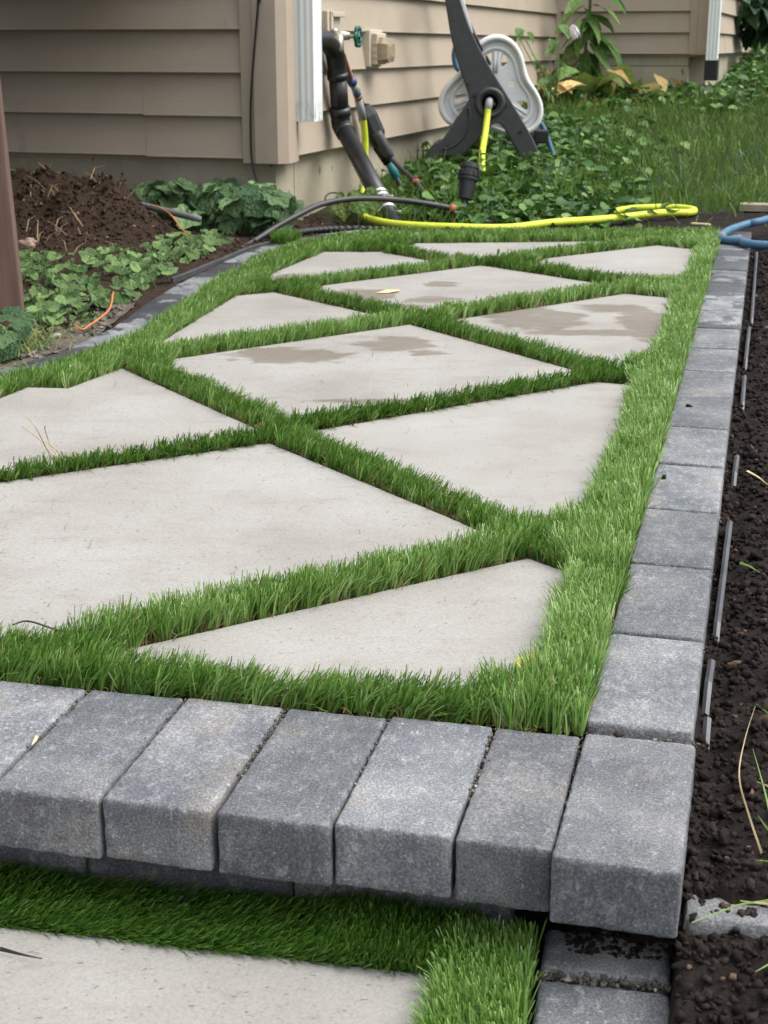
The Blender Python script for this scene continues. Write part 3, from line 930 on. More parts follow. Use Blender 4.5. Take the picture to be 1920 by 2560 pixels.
# nap of each strip: (segment, lean vector, pile length, tint shift painting how the nap catches light)
NAP = [
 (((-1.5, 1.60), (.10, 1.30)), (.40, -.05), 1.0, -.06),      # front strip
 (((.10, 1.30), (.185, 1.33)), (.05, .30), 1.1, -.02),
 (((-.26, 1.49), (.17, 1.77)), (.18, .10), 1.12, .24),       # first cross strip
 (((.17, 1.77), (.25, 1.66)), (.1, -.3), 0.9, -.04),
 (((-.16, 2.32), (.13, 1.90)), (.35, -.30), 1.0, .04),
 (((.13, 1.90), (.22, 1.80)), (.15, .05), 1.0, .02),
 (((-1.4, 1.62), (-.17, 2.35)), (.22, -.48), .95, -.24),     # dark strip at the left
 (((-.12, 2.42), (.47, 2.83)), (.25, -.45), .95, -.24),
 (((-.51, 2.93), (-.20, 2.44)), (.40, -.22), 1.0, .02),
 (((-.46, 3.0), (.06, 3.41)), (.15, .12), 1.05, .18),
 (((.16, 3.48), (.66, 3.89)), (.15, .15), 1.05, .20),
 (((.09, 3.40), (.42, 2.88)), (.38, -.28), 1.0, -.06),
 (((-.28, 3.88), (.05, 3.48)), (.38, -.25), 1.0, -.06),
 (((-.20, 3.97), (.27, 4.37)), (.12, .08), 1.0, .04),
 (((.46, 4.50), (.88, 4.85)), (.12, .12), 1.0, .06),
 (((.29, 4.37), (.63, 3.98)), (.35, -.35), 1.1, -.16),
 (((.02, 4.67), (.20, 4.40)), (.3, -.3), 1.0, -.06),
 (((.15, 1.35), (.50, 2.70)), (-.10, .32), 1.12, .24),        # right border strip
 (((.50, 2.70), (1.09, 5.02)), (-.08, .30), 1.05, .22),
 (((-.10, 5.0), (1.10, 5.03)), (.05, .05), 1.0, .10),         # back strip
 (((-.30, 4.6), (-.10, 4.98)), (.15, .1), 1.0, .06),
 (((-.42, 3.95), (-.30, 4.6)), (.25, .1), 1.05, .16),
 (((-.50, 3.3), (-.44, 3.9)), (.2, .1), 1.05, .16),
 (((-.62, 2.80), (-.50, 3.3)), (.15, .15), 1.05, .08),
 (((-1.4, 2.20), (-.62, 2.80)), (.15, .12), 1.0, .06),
]
def nearest_nap(px, py):
    best = np.full(len(px), 1e9); idx = np.zeros(len(px), int)
    for k, ((a, b), *_r) in enumerate(NAP):
        ax, ay = a; bx, by = b
        dx, dy = bx - ax, by - ay
        t = np.clip(((px - ax) * dx + (py - ay) * dy) / (dx * dx + dy * dy), 0, 1)
        d = np.hypot(px - ax - t * dx, py - ay - t * dy)
        m = d < best
        best[m] = d[m]; idx[m] = k
    return idx
def sample_area(n, x0, x1, y0, y1):
    return rng.uniform(x0, x1, n), rng.uniform(y0, y1, n)
def shrink(poly, d):
    c = np.mean(np.array(poly), 0); out = []
    for p in poly:
        v = np.array(p) - c; out.append(tuple(c + v * (1 - d / np.linalg.norm(v))))
    return out
slabs_in = [shrink(p, -0.007) for p in SLABS.values()]
slabs_rim = [shrink(p, -0.020) for p in SLABS.values()]
NAP_L = np.array([n[1] for n in NAP]); NAP_H = np.array([n[2] for n in NAP]); NAP_LIGHT = np.array([n[3] for n in NAP])
def vnoise(px, py, s, seed=0):
    return np.array([noise.noise(Vector((a * s, b * s, seed))) for a, b in zip(px, py)])
def turf_points(dens, y0, y1, rim=False):
    n = int(dens * (y1 - y0) * 2.7)
    px, py = sample_area(n, -1.5, 1.2, y0, y1)
    vis = (np.abs(px) < 0.30 * py + 0.12)
    px, py = px[vis], py[vis]
    k = in_poly(px, py, TURF)
    px, py = px[k], py[k]
    for s_ in slabs_in:
        k = ~in_poly(px, py, s_); px, py = px[k], py[k]
    if rim:
        k = np.zeros(len(px), bool)
        for s_ in slabs_rim: k |= in_poly(px, py, s_)
        k |= rng.random(len(px)) < .25
        px, py = px[k], py[k]
    return px, py
TUFT = 8
def turf_mesh(name, px, py, wid, pile, z0, thatch=False):
    """blades stand in stitched tufts that fan out; thatch is short curly tan fibre at the base"""
    if not thatch:
        n0 = len(px)
        k0 = nearest_nap(px, py)
        tl = NAP_L[k0] + rng.normal(0, 0.13, (n0, 2))
        tl += np.stack([vnoise(px, py, 14.0), vnoise(px, py, 14.0, 9.0)], 1) * 0.25
        tt = 0.40 + 0.55 * NAP_LIGHT[k0] + rng.normal(0, 0.13, n0) + 0.10 * vnoise(px, py, 5.0, 2.0)
        th = NAP_H[k0] * rng.uniform(0.86, 1.08, n0) * (1 + 0.14 * vnoise(px, py, 11.0, 4.0))
        n = n0 * TUFT
        a = rng.random(n) * 2 * np.pi; r = np.sqrt(rng.random(n))
        off = np.stack([np.cos(a), np.sin(a)], 1) * r[:, None]
        px = np.repeat(px, TUFT) + off[:, 0] * wid * 1.5; py = np.repeat(py, TUFT) + off[:, 1] * wid * 1.5
        lean = np.repeat(tl, TUFT, 0) + off * 0.30 + rng.normal(0, 0.09, (n, 2))
        ln = pile * np.repeat(th, TUFT) * rng.uniform(0.74, 1.10, n)
        tint = np.clip(np.repeat(tt, TUFT) + rng.normal(0, 0.19, n), 0, 0.87)
        tint = np.where(rng.random(n) < 0.02, rng.uniform(.9, 1.0, n), tint)
        curl = rng.normal(0.15, 0.35, n)
    else:
        n = len(px)
        ln = rng.uniform(0.010, 0.024, n); tint = rng.uniform(0.9, 1.0, n)
        lean = rng.normal(0, 0.75, (n, 2)); curl = rng.normal(0, 1.6, n)
    P = np.stack([px, py, np.full(n, z0)], 1)
    return blade_mesh(name, P, ln, wid * rng.uniform(0.8, 1.2, n), lean, tint, curl)
me_list = []
for (y0, y1, dens, wid) in ((1.2, 1.75, 230000, .00165), (1.75, 2.4, 170000, .0019), (2.4, 3.3, 115000, .0023), (3.3, 4.2, 78000, .0028), (4.2, 5.1, 56000, .0033)):
    px, py = turf_points(dens / TUFT, y0, y1)
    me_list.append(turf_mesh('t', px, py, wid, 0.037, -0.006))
    px, py = turf_points(dens * 0.7, y0, y1, True)
    me_list.append(turf_mesh('t', px, py, wid * 0.75, 0.036, -0.006, True))
def join_meshes(name, ms):
    vs_, qs_, ts_, n = [], [], [], 0
    for m_ in ms:
        nvv = len(m_.vertices); v = np.empty(nvv * 3, np.float32); m_.vertices.foreach_get('co', v)
        lp = np.empty(len(m_.loops), np.int32); m_.loops.foreach_get('vertex_index', lp)
        t = np.empty(nvv, np.float32); m_.attributes['tint'].data.foreach_get('value', t)
        vs_.append(v.reshape(-1, 3)); qs_.append(lp.reshape(-1, 4) + n); ts_.append(t); n += nvv
        bpy.data.meshes.remove(m_)
    return np_mesh(name, np.concatenate(vs_), quads=np.concatenate(qs_), attrs={'tint': np.concatenate(ts_)}, smooth=True)
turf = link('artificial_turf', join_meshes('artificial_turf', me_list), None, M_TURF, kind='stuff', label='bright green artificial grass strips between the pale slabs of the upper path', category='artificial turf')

# lower landing turf: a combed-flat strip under the step and an upright tuft strip at its right
me_list = []
n = 42000
px = rng.uniform(-.62, .085, n); t = rng.random(n)
yb = 1.044 - 0.195 * (px - .045); py = yb + 0.002 + t * (0.086)
k = px < 0.078; px, py = px[k], py[k]; n = len(px)
P = np.stack([px, py, np.full(n, ZL - 0.014)], 1)
lean = np.stack([0.62 + 0.12 * vnoise(px, py, 10), -0.42 + 0.3 * vnoise(px, py, 8, 3)], 1) + rng.normal(0, .14, (n, 2))
sel = px > -0.08
lean[sel] += np.array([-.5, .12]) * np.clip((px[sel] + .08) / .06, 0, 1)[:, None]
me_list.append(blade_mesh('t', P, rng.uniform(.028, .042, n), np.full(n, .0017), lean, np.clip(rng.normal(.22, .17, n), 0, .87), rng.normal(.3, .3, n)))
n = 16000
lx = rng.random(n); ly = rng.uniform(-.40, .034, n)
px = 0.0535 + lx * 0.066 + (ly) * 0.182 + 0.004; py = 1.055 + ly * .983 - 0.182 * lx * .066
P = np.stack([px, py, np.full(n, ZL - 0.014)], 1)
lean = np.stack([np.full(n, -.20), np.full(n, .38)], 1) + rng.normal(0, .22, (n, 2))
me_list.append(blade_mesh('t', P, rng.uniform(.032, .046, n), np.full(n, .0017), lean, np.clip(rng.normal(.42, .20, n), 0, .87), rng.normal(.1, .3, n)))
n = 9000
px = rng.uniform(-.62, .10, n); py = 1.044 - 0.195 * (px - .045) + rng.uniform(.0, .095, n)
P = np.stack([px, py, np.full(n, ZL - 0.012)], 1)
me_list.append(blade_mesh('t', P, rng.uniform(.008, .02, n), np.full(n, .0013), rng.normal(0, .75, (n, 2)), rng.uniform(.9, 1, n), rng.normal(0, 1.6, n)))
link('artificial_turf', join_meshes('lower_turf', me_list), None, M_TURF, kind='stuff', label='flattened artificial grass strips on the lower landing under the step', category='artificial turf')

P, R = [], []
for _ in range(420):
    t = random.random()
    x, y = random.uniform(-.86, -.64), random.uniform(2.92, 3.8)
    if x > left_x(y) - .055: continue
    P.append((x, y, left_bed_z(x, y) + .006)); R.append(random.uniform(.003, .011))
scatter_lumps('gravel', P, R, ICO2, M_GRIT, 0.7, kind='stuff', label='pale gravel and grit on the bare sand beside the left pavers', category='gravel')

# loose tuft of turf lying on the left border
n = 900
a_, r_ = rng.random(n) * 6.28, np.sqrt(rng.random(n)) * .045
c = on_ground(712, 606, 0.0)
P = np.stack([c.x + r_ * np.cos(a_), c.y + r_ * np.sin(a_) * 1.2, np.full(n, .003)], 1)
link('turf_tuft', blade_mesh('turf_tuft', P, rng.uniform(.02, .042, n), np.full(n, .0035), np.stack([np.full(n, .3), np.full(n, -.2)], 1) + rng.normal(0, .3, (n, 2)), np.clip(rng.normal(.35, .15, n), 0, .87), rng.normal(.2, .3, n)), None, M_TURF, label='small loose tuft of artificial grass on the left edging', category='turf tuft')

# short cut fibres lying on slabs
n = 150
px = rng.uniform(-.6, .45, n); py = rng.uniform(1.35, 3.3, n)
keep = np.zeros(n, bool)
for s_ in slabs_in: keep |= in_poly(px, py, s_)
px, py = px[keep], py[keep]; n = len(px)
ang = rng.random(n) * 6.28
P = np.stack([px, py, np.full(n, .0032)], 1)
lean = np.stack([np.cos(ang), np.sin(ang)], 1) * .97
me = blade_mesh('loose_fibres', P, rng.uniform(.006, .024, n), np.full(n, .0011), lean * 0.97, rng.choice([.05, .15, .3, .95], n), np.full(n, .12))
link('loose_fibres', me, None, M_TURF, kind='stuff', label='short cut grass fibres scattered on the concrete slabs', category='grass clippings')

# ------------------------------------------------------------------ house
house = empty('house', (HC.x, HC.y, 0), label='beige vinyl sided house with concrete foundation behind the path', category='house')
ROWS = [0.224 + 0.1508 * k for k in range(17)]
def board(p0, along, out, s0, s1, zb, h=0.1508, o_b=0.031, dz=0.0, do=0.0):
    bm = bmesh.new()
    prof = [(-0.001, zb + dz + 0.012), (o_b - 0.010 + do, zb + dz + 0.002), (o_b - 0.002 + do, zb + dz), (o_b + do, zb + dz + 0.003), (o_b + do - 0.002, zb + dz + 0.012), (0.006 + do, zb + h + 0.010), (-0.001, zb + h + 0.010)]
    poly = [p0 + along * s0 + out * o + Z3 * z for o, z in prof]
    prism(bm, poly, along * (s1 - s0))
    return link('siding_board', bm_mesh('siding_board', bm), house, M_SIDING)
for k, z in enumerate(ROWS):
    for (p0, al, out, seams, end) in ((HC, HL, NL, {0: [.499], 1: [.503], 2: [.992], 3: [.985], 4: [1.6]}.get(k, [1.2 + .3 * (k % 3)]), 4.2), (HC, HR, NR, {0: [3.3], 1: [3.6], 2: [1.64], 3: [1.60], 4: [1.62]}.get(k, [1.2 + .7 * (k % 4)]), 5.30)):
        cuts = [0.05] + seams + [end]
        for q in range(len(cuts) - 1):
            lower_piece = (q == 0)
            board(p0, al, out, cuts[q], cuts[q + 1] + (0.02 if q < len(cuts) - 2 else 0), z, dz=-0.004 if (lower_piece and k < 2 and p0 is HC and al is HL) else (0.0 if lower_piece else 0.0), do=0.002 if lower_piece else 0.0)
ROWS_B = [0.567 + 0.138 * k for k in range(16)]
for k, z in enumerate(ROWS_B):
    for (a, b) in ([(0.02, .33 + .2 * (k % 3)), (.33 + .2 * (k % 3), 0.96)] if k > 2 else [(0.02, 0.96)]):
        board(HI, -HL, NL, a, b, z, h=0.138)
HE = HI - HL * 1.05                                    # outer corner of the projecting bay
for k, z in enumerate(ROWS_B):
    board(HE, HR, NR, 0.05, [1.1, 2.4, 1.7][k % 3], z, h=0.138); board(HE, HR, NR, [1.1, 2.4, 1.7][k % 3], 4.0, z, h=0.138, do=0.0015)
# walls behind the boards, foundations
def wall_box(name, p0, along, out, s0, s1, z0, z1, o0, o1, mat, bev=0.0):
    bm = bmesh.new()
    c = p0 + along * ((s0 + s1) / 2) + out * ((o0 + o1) / 2) + Z3 * ((z0 + z1) / 2)
    bm_box(bm, c, along * ((s1 - s0) / 2), out * ((o1 - o0) / 2), Z3 * ((z1 - z0) / 2), bev)
    return link(name, bm_mesh(name, bm), house, mat)
wall_box('wall', HC, HL, NL, 0.004, 4.2, 0.21, 2.80, -0.15, -0.003, M_TRIM)
wall_box('wall', HC, HR, NR, 0.16, 5.46, 0.21, 2.80, -0.152, -0.003, M_TRIM)
wall_box('wall', HI, -HL, NL, 0.003, 1.046, 0.55, 2.80, -0.15, -0.003, M_TRIM)
wall_box('wall', HE, HR, NR, 0.16, 4.0, 0.55, 2.80, -0.15, -0.003, M_TRIM)
bm = bmesh.new()
fp = [wall_l(4.2, -.35, -.012), HC + NL * -.012 + NR * -.012 + Z3 * -.35, wall_r(5.29, -.35, -.012), wall_r(5.29, -.35, -.25), HC + NL * -.25 + NR * -.25 + Z3 * -.35, wall_l(4.2, -.35, -.25)]
prism(bm, fp, Z3 * 0.575)
link('foundation', bm_mesh('foundation', bm), house, M_FOUND)
for (a, b, z0, z1, o) in ((0.012, 0.925, 0.10, 0.487, -.012), (0.012, 0.925, 0.491, 0.57, -.015)):
    wall_box('foundation_block', HI, -HL, NL, a, b, z0, z1, -.2, o, M_FOUND, 0.004)
wall_box('foundation_block', HE, HR, NR, 0.14, 4.0, 0.10, 0.57, -.2, -.012, M_FOUND)
# form seams on the foundation
wall_box('form_seam', HC, HL, NL, 0.318, 0.3205, -.3, 0.22, -.013, -.0095, M_FOUND)
wall_box('form_seam', HC, HR, NR, 0.20, 0.2025, -.3, 0.22, -.013, -.0095, M_FOUND)
def corner_trim(p, al, ar, nl, nr, z0, z1):
    bm = bmesh.new()
    g = 0.055
    prof = [p + al * .120 + nl * -.002, p + al * .120 + nl * .040, p + al * .072 + nl * .042, p + al * .066 + nl * .053, p + al * .010 + nl * g, p + nl * g + nr * .024, p + nl * .024 + nr * g, p + ar * .010 + nr * g, p + ar * .066 + nr * .053, p + ar * .072 + nr * .042, p + ar * .120 + nr * .040, p + ar * .120 + nr * -.002, p + nl * -.004 + nr * -.004]
    prism(bm, [q + Z3 * z0 for q in prof], Z3 * (z1 - z0))
    return link('corner_trim', bm_mesh('corner_trim', bm), house, M_TRIM)
corner_trim(HC, HL, HR, NL, NR, 0.207, 2.8)
corner_trim(HE, HL, HR, NL, NR, 0.565, 2.8)
bm = bmesh.new()
prism(bm, [HI + HR * -.06 + NR * -.002 + Z3 * .25, HI + HR * -.06 + NR * .03 + Z3 * .25, HI + NR * .03 - HR * .03 + Z3 * .25, HI - HL * .05 + NL * .028 + Z3 * .25, HI - HL * .05 + NL * -.002 + Z3 * .25], Z3 * 2.5)
link('corner_trim', bm_mesh('corner_trim', bm), house, M_TRIM)
def downspout(c, ax, ay, hx, hy, z0, z1):
    """corrugated rectangular downspout: wavy outline swept up"""
    bm = bmesh.new()
    out = []
    def side(p0_, p1_, nrm, n):
        N = n * 4
        for i in range(N):
            t = i / N
            w = 0.0035 * (0.5 - 0.5 * math.cos(2 * math.pi * n * t)) if 0.08 < t < 0.92 else 0
            out.append(p0_.lerp(p1_, t) - nrm * w)
    A = [c - ax * hx - ay * hy, c + ax * hx - ay * hy, c + ax * hx + ay * hy, c - ax * hx + ay * hy]
    side(A[0], A[1], -ay, 3); side(A[1], A[2], ax, 4); side(A[2], A[3], ay, 3); side(A[3], A[0], -ax, 4)
    prism(bm, [p + Z3 * z0 for p in out], Z3 * (z1 - z0))
    return link('downspout', bm_mesh('downspout', bm), house, M_WHITE)
downspout(HC + HR * 0.138 + NR * 0.078, NR, HR, 0.036, 0.048, 0.352, 2.8)
downspout(HE + HR * -.10 + NR * 0.045 + NL * 0.02, NR, HR, 0.036, 0.05, 0.53, 2.8)
ad = wall_box('downspout_adapter', HE, HR, NR, -.16, -.045, 0.40, 0.535, 0.002, 0.088, M_BLACKPL, 0.006)
# thin white pipe on the bay's side wall
bm = bmesh.new(); bm_tube(bm, [HE + HR * .25 + NR * .04 + Z3 * z for z in (.50, 1.2, 2.0, 2.8)], 0.013, 10)
link('wall_pipe', bm_mesh('wall_pipe', bm, True), house, M_WHITE)

# wall faucet with its mounting block
fb = wall_box('faucet_block', HC, HR, NR, 0.455, 0.622, 0.648, 0.748, 0.018, 0.040, M_BEIGEPL, 0.006)
faucet = None
bm = bmesh.new()
bm_box(bm, wall_r(.467, .695, .048), HR * .012, NR * .012, Z3 * .055, .003)
bm_box(bm, wall_r(0.420, .695, .048), HR * .012, NR * .012, Z3 * .055, .003)
bm_box(bm, wall_r(.5385, .738, .048), HR * .083, NR * .012, Z3 * .010, .003)
o = link('block_rim', bm_mesh('block_rim', bm), fb, M_BEIGEPL)
bm = bmesh.new()
bm_tube(bm, [wall_r(0.470, .66, .05), wall_r(0.465, .66, .09), wall_r(0.460, .656, .13)], [.020, .019, .014], 14)
bm_tube(bm, [wall_r(0.465, .66, .085), wall_r(0.430, .645, .10), wall_r(0.410, .60, .11)], [.017, .016, .015], 14)
bm_tube(bm, [wall_r(0.460, .656, .12), wall_r(0.455, .654, .165)], [.008, .007], 10)
bm_tube(bm, [wall_r(0.462, .668, .07), wall_r(0.462, .685, .071)], [.014, .010], 10)
fau = link('faucet', bm_mesh('faucet', bm, True), house, M_BRASS)
bm = bmesh.new()
hc = wall_r(0.453, .654, .168)
ringp = [hc + (HR * math.cos(a) + Z3 * math.sin(a)) * (.033 + .004 * math.cos(6 * a)) for a in np.linspace(0, 2 * math.pi, 37)]
bm_tube(bm, ringp, .0075, 8, False)
for a in range(3):
    d = HR * math.cos(a * 1.047) + Z3 * math.sin(a * 1.047)
    bm_tube(bm, [hc - d * .033, hc + d * .033], .005, 6)
bm_tube(bm, [hc - NR * .006, hc + NR * .008], .011, 10)
link('faucet_handle', bm_mesh('faucet_handle', bm, True), fau, M_GREENKNOB)
# outlet with a domed weather cover
ob = wall_box('outlet_block', HC, HR, NR, 0.972, 1.158, 0.535, 0.686, 0.012, 0.050, M_BEIGEPL, 0.005)
bm = bmesh.new()
bm_box(bm, wall_r(1.06, .608, .062), HR * .066, NR * .014, Z3 * .064, .005)
for zz in (.63, .60, .575):
    bm_box(bm, wall_r(0.994, zz, .066), HR * .004, NR * .009, Z3 * .005, 0.001)
link('cover_plate', bm_mesh('cover_plate', bm), ob, M_BEIGEPL)
bm = bmesh.new()
oct_ = [(.050, .020), (.036, .052), (-.036, .056), (-.052, .03), (-.052, -.04), (-.034, -.058), (.034, -.054), (.050, -.03)]
loops_ = []
for (sc, o_) in ((1.0, .076), (1.0, .095), (.88, .118), (.5, .126)):
    loops_.append([bm.verts.new(wall_r(1.06 + a * sc * 1.25, .602 + b * sc * 0.95, o_)) for a, b in oct_])
for A, B in zip(loops_[:-1], loops_[1:]):
    for i in range(8): bm.faces.new((A[i], A[(i + 1) % 8], B[(i + 1) % 8], B[i]))
bm.faces.new(loops_[-1]); bm.faces.new(loops_[0][::-1])
link('dome_cover', bm_mesh('dome_cover', bm), ob, M_AMBER)

# black cable down the left wall
CAB = [(.03, .95, .064), (.035, .777, .064), (.055, .613, .063), (.074, .446, .060), (.080, .319, .058), (.078, .219, .058), (.060, .147, .06), (.029, .067, .07), (-.02, 0.0, .09), (-.03, -.03, .10)]
tube('cable', [wall_l(*c_) for c_ in [(.03, 2.7, .064)] + CAB], 0.0042, M_BLACKPL, None, 8, label='thin black cable hanging down the beige corner trim', category='cable')

# black drain pipe out of the wall behind the downspout
dp = empty('drain_pipe', wall_r(.43, .36, .1), label='thick black drain pipe bending down from the wall beside the white downspout', category='drain pipe')
RP = 0.037
upper = smooth_path([wall_r(.215, .645, .068), wall_r(.28, .645, .072), wall_r(.344, .638, .075), wall_r(.432, .606, .075), wall_r(.466, .553, .075), wall_r(.476, .505, .075)], 6)
bm = bmesh.new(); bm_tube(bm, upper, RP + .001, 20); link('elbow', bm_mesh('elbow', bm, True), dp, M_ABS)
pe = Vector((0.045, 5.50, -0.03)); pk = wall_r(.515, .322, .075)
bm = bmesh.new(); bm_tube(bm, [wall_r(.476, .51, .075), wall_r(.505, .365, .075)], RP - .001, 20); link('pipe', bm_mesh('pipe', bm, True), dp, M_ABS)
bm = bmesh.new(); bm_tube(bm, [wall_r(.475, .52, .075), wall_r(.480, .496, .075)], RP + .005, 20); link('coupling', bm_mesh('coupling', bm, True), dp, M_ABS)
bm = bmesh.new(); bm_tube(bm, [wall_r(.501, .388, .075), wall_r(.509, .355, .075)], RP + .005, 20); link('coupling', bm_mesh('coupling', bm, True), dp, M_ABS)
dd = (pe - pk).normalized()
bm = bmesh.new(); bm_tube(bm, smooth_path([wall_r(.508, .36, .075), pk, pk + dd * .06], 6), RP + .002, 20); link('elbow', bm_mesh('elbow', bm, True), dp, M_ABS)
bm = bmesh.new(); bm_tube(bm, [pk + dd * .05, pe], RP - .002, 20); link('pipe', bm_mesh('pipe', bm, True), dp, M_ABS)
Ld = (pe - pk).length
for f_ in (.70, .735, .84):
    bm = bmesh.new(); q = pk + dd * Ld * f_
    bm_tube(bm, [q - dd * .006, q + dd * .006], RP + .002, 20)
    sidev = dd.cross(Z3).normalized()
    bm_box(bm, q + NR * (RP + .008) - Vector((0, .01, 0)), NR * .012, HR * .006, Z3 * .007, .002)
    link('hose_clamp', bm_mesh('hose_clamp', bm, True), dp, M_STEEL)

# yellow hose from the faucet down to the ground and along the path end
yh = empty('garden_hose', wall_r(.62, .5, .12), label='lime yellow hose running from the faucet down and along the back of the path', category='hose')
sp = smooth_path([wall_r(.60, .60, .11), wall_r(.585, .575, .115), wall_r(.545, .525, .12), wall_r(.52, .50, .12)], 8)
spv = [wall_r(.405, .60, .12)]
h0 = wall_r(.474, .583, .10); h1 = wall_r(.572, .490, .10)
bm = bmesh.new()
bm_tube(bm, smooth_path([wall_r(.42, .605, .10), wall_r(.445, .600, .10), h0, h1], 6), .009, 10)
link('hose_end', bm_mesh('hose_end', bm, True), yh, M_BLACKPL)
bm = bmesh.new()
hel = []
for i in range(110):
    t = i / 109; q = h0.lerp(h1, t); a = t * 2 * math.pi * 11
    dv = (h1 - h0).normalized(); e1 = dv.orthogonal().normalized(); e2 = dv.cross(e1)
    hel.append(q + (e1 * math.cos(a) + e2 * math.sin(a)) * .0115)
bm_tube(bm, hel, .0017, 6)
link('spring_guard', bm_mesh('spring_guard', bm, True), yh, M_COPPER)
seq = [wall_r(.568, .494, .10), wall_r(.588, .477, .10), wall_r(.631, .446, .10), wall_r(.645, .431, .10), wall_r(.661, .414, .10), wall_r(.723, .335, .10)]
for (i, r_, mt, nm) in ((0, .0195, M_BLUECOL, 'collar'), (1, .0145, M_GREYCUFF, 'hose_nipple'), (2, .0155, M_BLUECOL, 'collar_band'), (3, .0150, M_COPPER, 'ferrule'), (4, .0155, M_GREYCUFF, 'cuff')):
    bm = bmesh.new(); bm_tube(bm, [seq[i], seq[i + 1]], r_, 16); link(nm, bm_mesh(nm, bm, True), yh, mt)
RH = 0.0138
HP = [wall_r(.718, .342, .10), wall_r(.735, .30, .10), wall_r(.749, .24, .10), wall_r(.748, .16, .10), wall_r(.70, .09, .12), Vector((-.088, 5.80, .05)), Vector((-.088, 5.62, .012)), Vector((-.02, 5.44, .006)), Vector((.08, 5.34, .004)), Vector((.25, 5.275, .004)), Vector((.44, 5.275, .002)), Vector((.62, 5.37, .010)), Vector((.83, 5.52, .006)), Vector((1.06, 5.63, .016)), Vector((1.17, 5.68, .012)), Vector((1.20, 5.76, .014)), Vector((1.14, 5.86, .012)), Vector((.98, 5.86, .008)), Vector((.85, 5.82, -.012))]
tube('hose_body', HP, RH, M_YELLOW, yh, 14, 10)
P = []
for _ in range(46):
    t = random.random(); q = Vector((.22, 5.275, .004)).lerp(Vector((.62, 5.36, .01)), t)
    P.append((q.x, q.y - .011, q.z - .004 + random.uniform(-.004, .004)))
gg = scatter_lumps('soil_crumbs', P, [random.uniform(.004, .009) for _ in P], ICO1, M_CLUMP, kind='stuff', label='black soil crumbs stuck along the side of the yellow hose', category='soil crumbs')

# water timer hanging at the wall with its drip tubes
wt = empty('water_timer', wall_r(.8, .3, .1), label='black tap timer with teal band hanging on the wall beside the yellow hose', category='water timer')
def tp(u, v, Y=6.35): return at_depth(u, v, Y)
bm = bmesh.new()
pa = [(tp(893, 222), .010), (tp(898, 245), .013), (tp(903, 262), .015), (tp(908, 268), .030), (tp(920, 292), .042), (tp(938, 335), .043), (tp(946, 362), .028), (tp(950, 372), .020)]
bm_tube(bm, [p for p, r_ in pa], [r_ for p, r_ in pa], 8)
link('timer_body', bm_mesh('timer_body', bm), wt, M_BLACKPL)
bm = bmesh.new(); bm_tube(bm, [tp(942, 330, 6.28), tp(947, 340, 6.28), tp(972, 385, 6.28), tp(978, 396, 6.28)], [.018, .022, .022, .015], 12)
link('outlet', bm_mesh('outlet', bm, True), wt, M_DARKPL)
bm = bmesh.new(); bm_tube(bm, [tp(944, 365), tp(972, 408)], [.024, .022], 12)
link('outlet', bm_mesh('outlet', bm, True), wt, M_BLACKPL)
bm = bmesh.new(); bm_tube(bm, [tp(970, 400), tp(992, 446)], [.020, .018], 12)
link('teal_band', bm_mesh('teal_band', bm, True), wt, M_TEAL)
g1 = Vector((.30, 5.70, .0))
tA = smooth_path([tp(976, 393, 6.28), tp(1000, 420, 6.22), tp(1040, 456, 6.1), tp(1064, 490, 5.95), tp(1082, 512, 5.8), tp(1110, 530, 5.66), tp(1150, 545, 5.52)], 8)
bm = bmesh.new(); bm_tube(bm, tA, .0105, 10); link('drip_tube', bm_mesh('drip_tube', bm, True), wt, M_POLY)
tB = smooth_path([tp(990, 443), tp(1008, 470, 6.3), tp(1035, 495, 6.2), tp(1070, 520, 5.9)], 8)
bm = bmesh.new(); bm_tube(bm, tB, .010, 10); link('drip_tube', bm_mesh('drip_tube', bm, True), wt, M_POLY)
for q_ in (16, 24):
    bm = bmesh.new(); a, b = tA[q_], tA[q_ + 1]; d_ = (b - a).normalized()
    bm_tube(bm, [a - d_ * .007, a + d_ * .007], .0165, 12); bm_box(bm, a + Z3 * .018, d_ * .005, NR * .004, Z3 * .007, .001)
    link('tube_clip', bm_mesh('tube_clip', bm, True), wt, M_REDRING)

# black tube arching over the back corner
at = empty('irrigation_tube', (0, 5.4, .03), label='black irrigation tube arching low across the hoses at the path end', category='tube')
AP = [(600, 625, 5.00), (640, 600, 5.06), (700, 562, 5.16), (750, 535, 5.24), (800, 512, 5.32), (870, 498, 5.40), (950, 497, 5.46), (1030, 504, 5.50), (1100, 515, 5.53), (1130, 521, 5.55)]
tube('tube_body', [at_depth(*a) for a in AP], .0108, M_POLY, at, 12, 8)
e0 = at_depth(1130, 521, 5.55)
bm = bmesh.new(); bm_tube(bm, [at_depth(1124, 520, 5.55), at_depth(1138, 524, 5.55)], .018, 12)
link('tube_clip', bm_mesh('tube_clip', bm, True), at, M_REDRING)
tube('tube_tail', [at_depth(1125, 530, 5.57), at_depth(1165, 542, 5.52), at_depth(1200, 553, 5.46), at_depth(1240, 556, 5.48)], .009, M_CONDUIT, at, 10, 6)
tube('wire_loop', [at_depth(818, 512, 5.7), at_depth(813, 495, 5.75), at_depth(825, 483, 5.78), at_depth(845, 484, 5.78), at_depth(855, 500, 5.7)], .003, M_BLACKPL, None, 8, 8, label='thin black wire loop in front of the foundation', category='wire')

